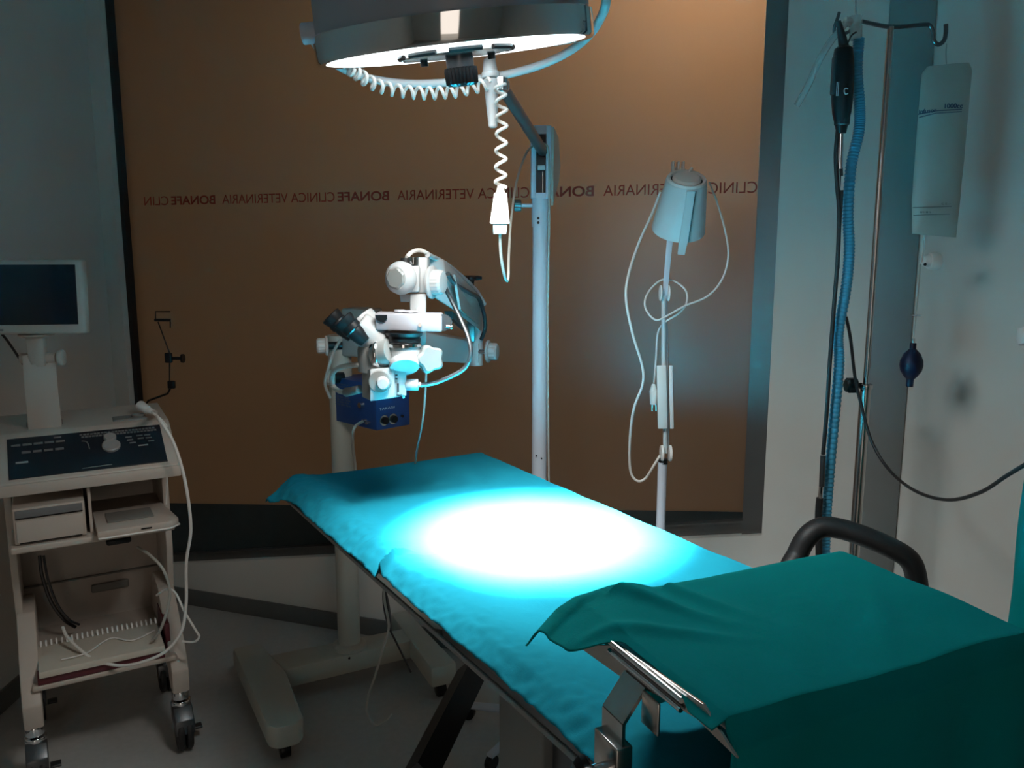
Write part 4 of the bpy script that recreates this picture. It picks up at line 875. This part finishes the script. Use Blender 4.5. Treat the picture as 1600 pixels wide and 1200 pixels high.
# top recess with probe holder
ubox('probe_well', 'cart_dark', .135, .235, zf+0.127, .10, .07, .012, .004)
g = MB(); g.lathe([(.016, 0), (.020, .012), (.018, .014), (.010, .004)], U(.16, .225, zf+0.128), (0, 0, 1), 20); g.build('probe_cup', 'cart_dark', us)
pr = thing('ultrasound_probe', 'white ultrasound probe lying in its well on the cart console', 'ultrasound probe', U(.19, .22, zf+0.149), ca)
g = MB(); g.cyl(U(.170, .25, zf+0.166), U(.192, .215, zf+0.152), .017, .013, 20, .003); g.build('probe_head', 'white_plastic', pr)
g = MB(); g.cyl(U(.192, .215, zf+0.152), U(.212, .19, zf+0.146), .011, .007, 16); g.build('probe_neck', 'white_plastic', pr)
Yc = 2.45
MB().tube([U(.212, .19, zf+0.146), P(245, 650, 2.46), P(268, 685, 2.43), P(284, 730, 2.42), P(294, 780, 2.42), P(298, 830, 2.42), P(291, 880, 2.42), P(291, 940, 2.42), P(284, 985, 2.40), P(262, 1015, 2.38), P(230, 1032, 2.36), P(190, 1040, 2.35), P(150, 1032, 2.36), P(125, 1015, 2.38), P(105, 995, 2.42), P(98, 980, 2.45)], .0048, 10, 8).build('probe_cable', 'cord', pr)
MB().tube([U(.215, .19, zf+0.149), P(238, 644, 2.48), P(252, 656, 2.47), P(262, 668, 2.46)], .0035, 8, 5).build('probe_cable', 'cord', pr)
# second cable loop
g = MB(); g.tube([P(215, 855, 2.50), P(235, 868, 2.46), P(255, 890, 2.44), P(265, 920, 2.44), P(262, 950, 2.44), P(250, 985, 2.43), P(238, 1000, 2.44)], .0045, 8, 8)
g.build('hanging_cable', 'cord_grey', us)
MB().tube([P(245, 930, 2.47), P(262, 920, 2.45), P(275, 928, 2.44), P(288, 955, 2.42), P(306, 985, 2.41), P(311, 995, 2.41), P(303, 1003, 2.41), P(285, 1002, 2.42)], .0036, 8, 8).build('hanging_cable', 'cord', us)
# body back panel, side panels
ubox('rear_panel', 'cart', 0, .46, .58, .44, .03, .66, .004)
for sx in (-1, 1):
    uprism('side_panel', 'cart', [(.17, .62), (.17, zf-.012), (.47, zf-.012), (.47, .25), (.26, .25)], sx*.222-.010, sx*.222+.010, .003)
# shelf and devices
ubox('shelf', 'cart', 0, .18, .745, .44, .40, .02, .006)
ubox('shelf', 'cart', 0, .30, .50, .42, .30, .016, .004) if False else None
pt = thing('thermal_printer', 'beige box printer on the left half of the ultrasound cart shelf', 'printer', U(-.115, .14, .756), ca)
MB().box(U(-.115, .145, .811), (.185, .30, .108), RU, .005).build('printer_case', 'cart', pt)
MB().box(U(-.115, -.0065, .848), (.172, .004, .022), RU, .001).build('printer_controls', 'key', pt)
MB().box(U(-.115, -.007, .835), (.172, .003, .003), RU).build('paper_slot', 'black', pt)
MB().box(U(-.115, -.0075, .796), (.172, .004, .064), RU, .002).build('printer_door', 'cart', pt)
MB().box(U(-.115, -.006, .762), (.160, .003, .004), RU).build('printer_gap', 'black', pt)
uprism('divider', 'cart', [(.02, .755), (.02, zf-.02), (.4, zf-.02), (.4, .755)], -.012, -.004)
# pull out tray on the right
tr_ = MB(); tr_.prism([(.0, -.06), (.205, -.06), (.228, -.035), (.205, .16), (.0, .16)], lambda a, b, d: U(a+.002, b, d), .757, .779, bev=.004); tro = tr_.build('pull_out_tray', 'cart', us)
MB().box(U(.10, .06, .7815), (.13, .10, .003), RU, .001).build('tray_recess', 'cart_dark', tro)
MB().tube([U(.004, -.061, .757), U(.205, -.061, .757), U(.231, -.035, .757), U(.209, .16, .757)], .0028, 6, 1).build('tray_edge', 'cord', tro)
MB().box(U(.135, -.0608, .768), (.03, .002, .004), RU).build('tray_mark', 'black', tro)
MB().tube([U(.228, .14, .935), U(.222, .13, .85), U(.215, .12, .78)], .003, 8, 4).build('hanging_cable', 'cord', us)
ubox('cable_grip', 'black', .06, -.005, .726, .07, .03, .02, .008)
# lower portion
uprism('seam_line', 'cart_dark', [(.432, .465), (.432, .469), (.445, .469), (.445, .465)], -.215, .215)
ubox('vent_handle', 'cart_dark', .05, .438, .42, .12, .012, .03, .006)
ubox('bottom_shelf', 'cart', 0, .20, .315, .40, .44, .018, .006)
for sx in (-1, 1):
    leg = MB().prism([(-.02, .192), (-.03, .27), (.02, .34), (.20, .47), (.34, .48), (.44, .36), (.44, .192), (.40, .192), (.36, .25), (.06, .25), (.03, .192)], lambda a, b, d: U(d, a, b), sx*.205-.026, sx*.205+.026, .006).build('side_foot', 'cart', us)
    for yq in (.005, .42):
        e = U(sx*.205, yq, 0)
        cs = MB(); cs.cyl(e+V((0, 0, .165)), e+V((0, 0, .194)), .026, None, 28, .003); cs.cyl(e+V((0, 0, .142)), e+V((0, 0, .160)), .030, None, 28, .003); cso = cs.build('caster', 'chrome', us)
        cs = MB()
        for q in (-1, 1): cs.cyl(e+cX*q*.013-cX*.010*q+cY*-.018+V((0, 0, .0625)), e+cX*q*.013+cX*.010*q+cY*-.018+V((0, 0, .0625)), .0625, None, 32, .006)
        cs.build('wheel', 'black_soft', cso)
        cs = MB(); cs.prism([(-.072, .07), (-.066, .115), (-.03, .148), (.03, .146), (.03, .09)], lambda a, b, d: e + cY*a + cX*d + V((0, 0, b)), -.029, .029, .004); cs.build('wheel_hood', 'dark_steel', cso)
        cs = MB(); cs.box(e+cX*.045+cY*.01+V((0, 0, .045)), (.03, .03, .008), RU, .002); cs.build('brake_lever', 'dark_steel', cso)
MB().tube([P(62, 868, 2.58), P(66, 900, 2.57), P(80, 940, 2.56), P(100, 968, 2.56), P(118, 980, 2.58)], .0055, 8, 8).build('hanging_cable', 'cord_black', us)
MB().tube([P(68, 868, 2.56), P(75, 905, 2.56), P(90, 945, 2.55), P(108, 968, 2.55), P(124, 976, 2.57)], .0040, 8, 8).build('hanging_cable', 'cord_black', us)
# binder on the bottom shelf
bi = thing('ring_binder', 'maroon covered comb bound book lying on the lowest shelf of the ultrasound cart', 'book', U(0, .06, .3245), ca)
MB().box(U(-.01, .08, .3370), (.35, .20, .024), RU, .002).build('cover', 'maroon', bi)
MB().prism([(-.03, .3500), (-.025, .3680), (.17, .3700), (.17, .3500)], lambda a, b, d: U(d, a, b), -.18, .165, .002).build('pages', 'paper', bi)
for k in range(24):
    x = -.172+k*.0145; g = MB(); g.tube([U(x, .150, .3700), U(x, .158, .3810), U(x, .170, .3800), U(x, .176, .3680)], .003, 6, 3); g.build('comb_ring', 'white_plastic', bi)
bo = MB().box(U(.183, .13, .3680), (.014, .19, .085), RU, .002).build('binder', 'maroon', None)
tag(rooted(bo, U(.183, .13, .3255)), 'thin maroon binder standing at the right end of the cart bottom shelf', 'binder')
MB().tube([U(-.12, .02, .3735), U(-.05, .03, .3735), U(.02, .10, .3735), U(.08, .05, .3735), U(.15, .09, .3735)], .0025, 6, 8).build('hanging_cable', 'cord', us)
# monitor support and monitor
zh = P(75, 566, 2.42).z
mp = MB(); mp.prism([(-.046, 0), (.046, 0), (.044, zh-zf-.155), (.044, zh-zf-.112), (.027, zh-zf-.112), (.024, zh-zf-.145), (-.024, zh-zf-.145), (-.027, zh-zf-.112), (-.044, zh-zf-.112), (-.044, zh-zf-.155)], lambda a, b, d: U(-.105+a, .22+d, zf+.125+b), -.018, .018, .003)
mp.build('monitor_post', 'cart', us)
ubox('post_socket', 'cart_dark', -.105, .25, zf+0.135, .10, .06, .008, .003)
mn = thing('monitor', 'small beige square monitor with black screen standing above the ultrasound console', 'monitor', U(-.105, .25, zf+.20), ca-math.radians(22))
am = ca-math.radians(22); mX = V((math.cos(am), math.sin(am), 0)); mY = V((-math.sin(am), math.cos(am), 0)); mc = U(-.105, .22, 0); Rm = Rz(am)
def Q(x, y, z): return V((mc.x, mc.y, 0)) + mX*x + mY*y + V((0, 0, z))
zs = P(60, 465, Q(0, -.05, 0).y).z
MB().cyl(Q(-.052, 0, zh), Q(.052, 0, zh), .016, None, 20, .003).build('hinge', 'cart', mn)
MB().cyl(Q(.055, 0, zh), Q(.074, 0, zh), .024, None, 28, .006).build('hinge_knob', 'cart', mn)
MB().prism([(-.022, zh-.025), (.022, zh-.025), (.026, zs-.10), (-.026, zs-.10)], lambda a, b, d: Q(a, d, b), -.02, .012, .003).build('stem', 'cart', mn)
MB().lathe([(.03, 0), (.05, .008), (.05, .012)], Q(0, 0, zs-.125), (0, 0, 1), 30).build('swivel', 'cart', mn)
tilt = Matrix.Rotation(math.radians(-4), 3, 'X'); Rmt = Rm @ tilt
MB().box(Q(.022, -.02, zs), (.275, .045, .222), Rmt, .010).build('monitor_case', 'cart', mn)
MB().box(Q(.022, .02, zs), (.21, .05, .17), Rmt, .012).build('monitor_back', 'cart', mn)
def Qm(x, y, z): return Q(.022, -.02, zs) + Rmt @ V((x, y, z))
MB().box(Qm(0, -.0225, .006), (.236, .003, .178), Rmt, .001).build('screen', 'screen', mn)
MB().box(Qm(-.104, -.0232, -.0975), (.022, .0015, .005), Rmt).build('maker_mark', 'key', mn)
MB().tube([Q(-.11, .02, zs-.11), Q(-.09, .02, zs-.14), Q(-.05, .01, zh-.02)], .004, 8, 3).build('monitor_cable', 'cord_black', mn)

# articulated thin arm in front of the window, clamped to the cart
ay = 2.92
aa = thing('articulated_holder', 'thin black jointed holder arm rising behind the ultrasound cart', 'holder arm', P(226, 640, ay))
MB().tube([P(226, 668, 2.80), P(226, 655, 2.84), P(226, 634, ay), P(232, 626, ay), P(262, 615, ay), P(266, 607, ay)], .0038, 8, 1).build('lower_rod', 'black', aa)
MB().box(P(268, 601, ay), (.026, .016, .028), None, .004).build('joint_block', 'black', aa)
MB().tube([P(265, 598, ay), P(265, 562, ay)], .0025, 8, 1).build('middle_rod', 'black', aa)
MB().box(P(263.5, 559, ay), (.024, .018, .036), None, .004).build('joint_block', 'black', aa)
g = MB(); g.cyl(P(268, 560, ay), P(284, 560, ay), .0055); g.cyl(P(284, 560, ay), P(287, 560, ay), .016, .016, 20); g.build('clamp_screw', 'black', aa)
MB().tube([P(265, 552, ay), P(247, 503, ay)], .0025, 8, 1).build('upper_rod', 'black', aa)
MB().tube([P(266, 487, ay), P(243, 487, ay), P(243, 499, ay)], .0025, 8, 1).build('clip', 'black', aa)
g = MB(); g.box(P(254, 500, ay), (.056, .012, .010), None, .002); g.cyl(P(266, 502, ay), P(266, 512, ay), .0022); g.build('clip', 'black', aa)

# hanging cables below the table, near the microscope
o = MB().tube([P(599, 912, 2.2), P(601, 940, 2.2), P(606, 965, 2.2), P(607, 985, 2.22), P(598, 1015, 2.25), P(588, 1050, 2.3), P(575, 1090, 2.4), P(574, 1115, 2.45), P(585, 1132, 2.48), P(600, 1128, 2.5), P(612, 1115, 2.52)], .0036, 8, 8).build('cable', 'cord_grey')
tag(rooted(o, P(599, 912, 2.2)), 'grey cable drooping below the table edge and looping onto the dark floor', 'cable')
g = MB(); g.tube([P(600, 920, 2.21), P(604, 950, 2.21), P(609, 982, 2.22)], .006, 8, 4, rfn=lambda t: .004+.006*math.sin(PI*t)); g.tube([P(608, 982, 2.22), P(625, 1015, 2.24), P(642, 1050, 2.26)], .0032, 8, 4)
o = g.build('cable', 'cord_black'); tag(rooted(o, P(600, 920, 2.21)), 'dark twisted cable hanging straight down behind the microscope column side of the table', 'cable')
# white corner of a fitting cut by the right edge
g = MB(); e = P(1606, 540, 2.1); g.lathe([(0, 0), (.02, .004), (.024, .02), (.02, .045), (0, .05)], e, (0, .3, 1), 20); 
o = g.build('wall_dispenser', 'white_plastic'); tag(rooted(o, e), 'small white rounded fitting cut off by the right edge above the teal cloth', 'fitting')
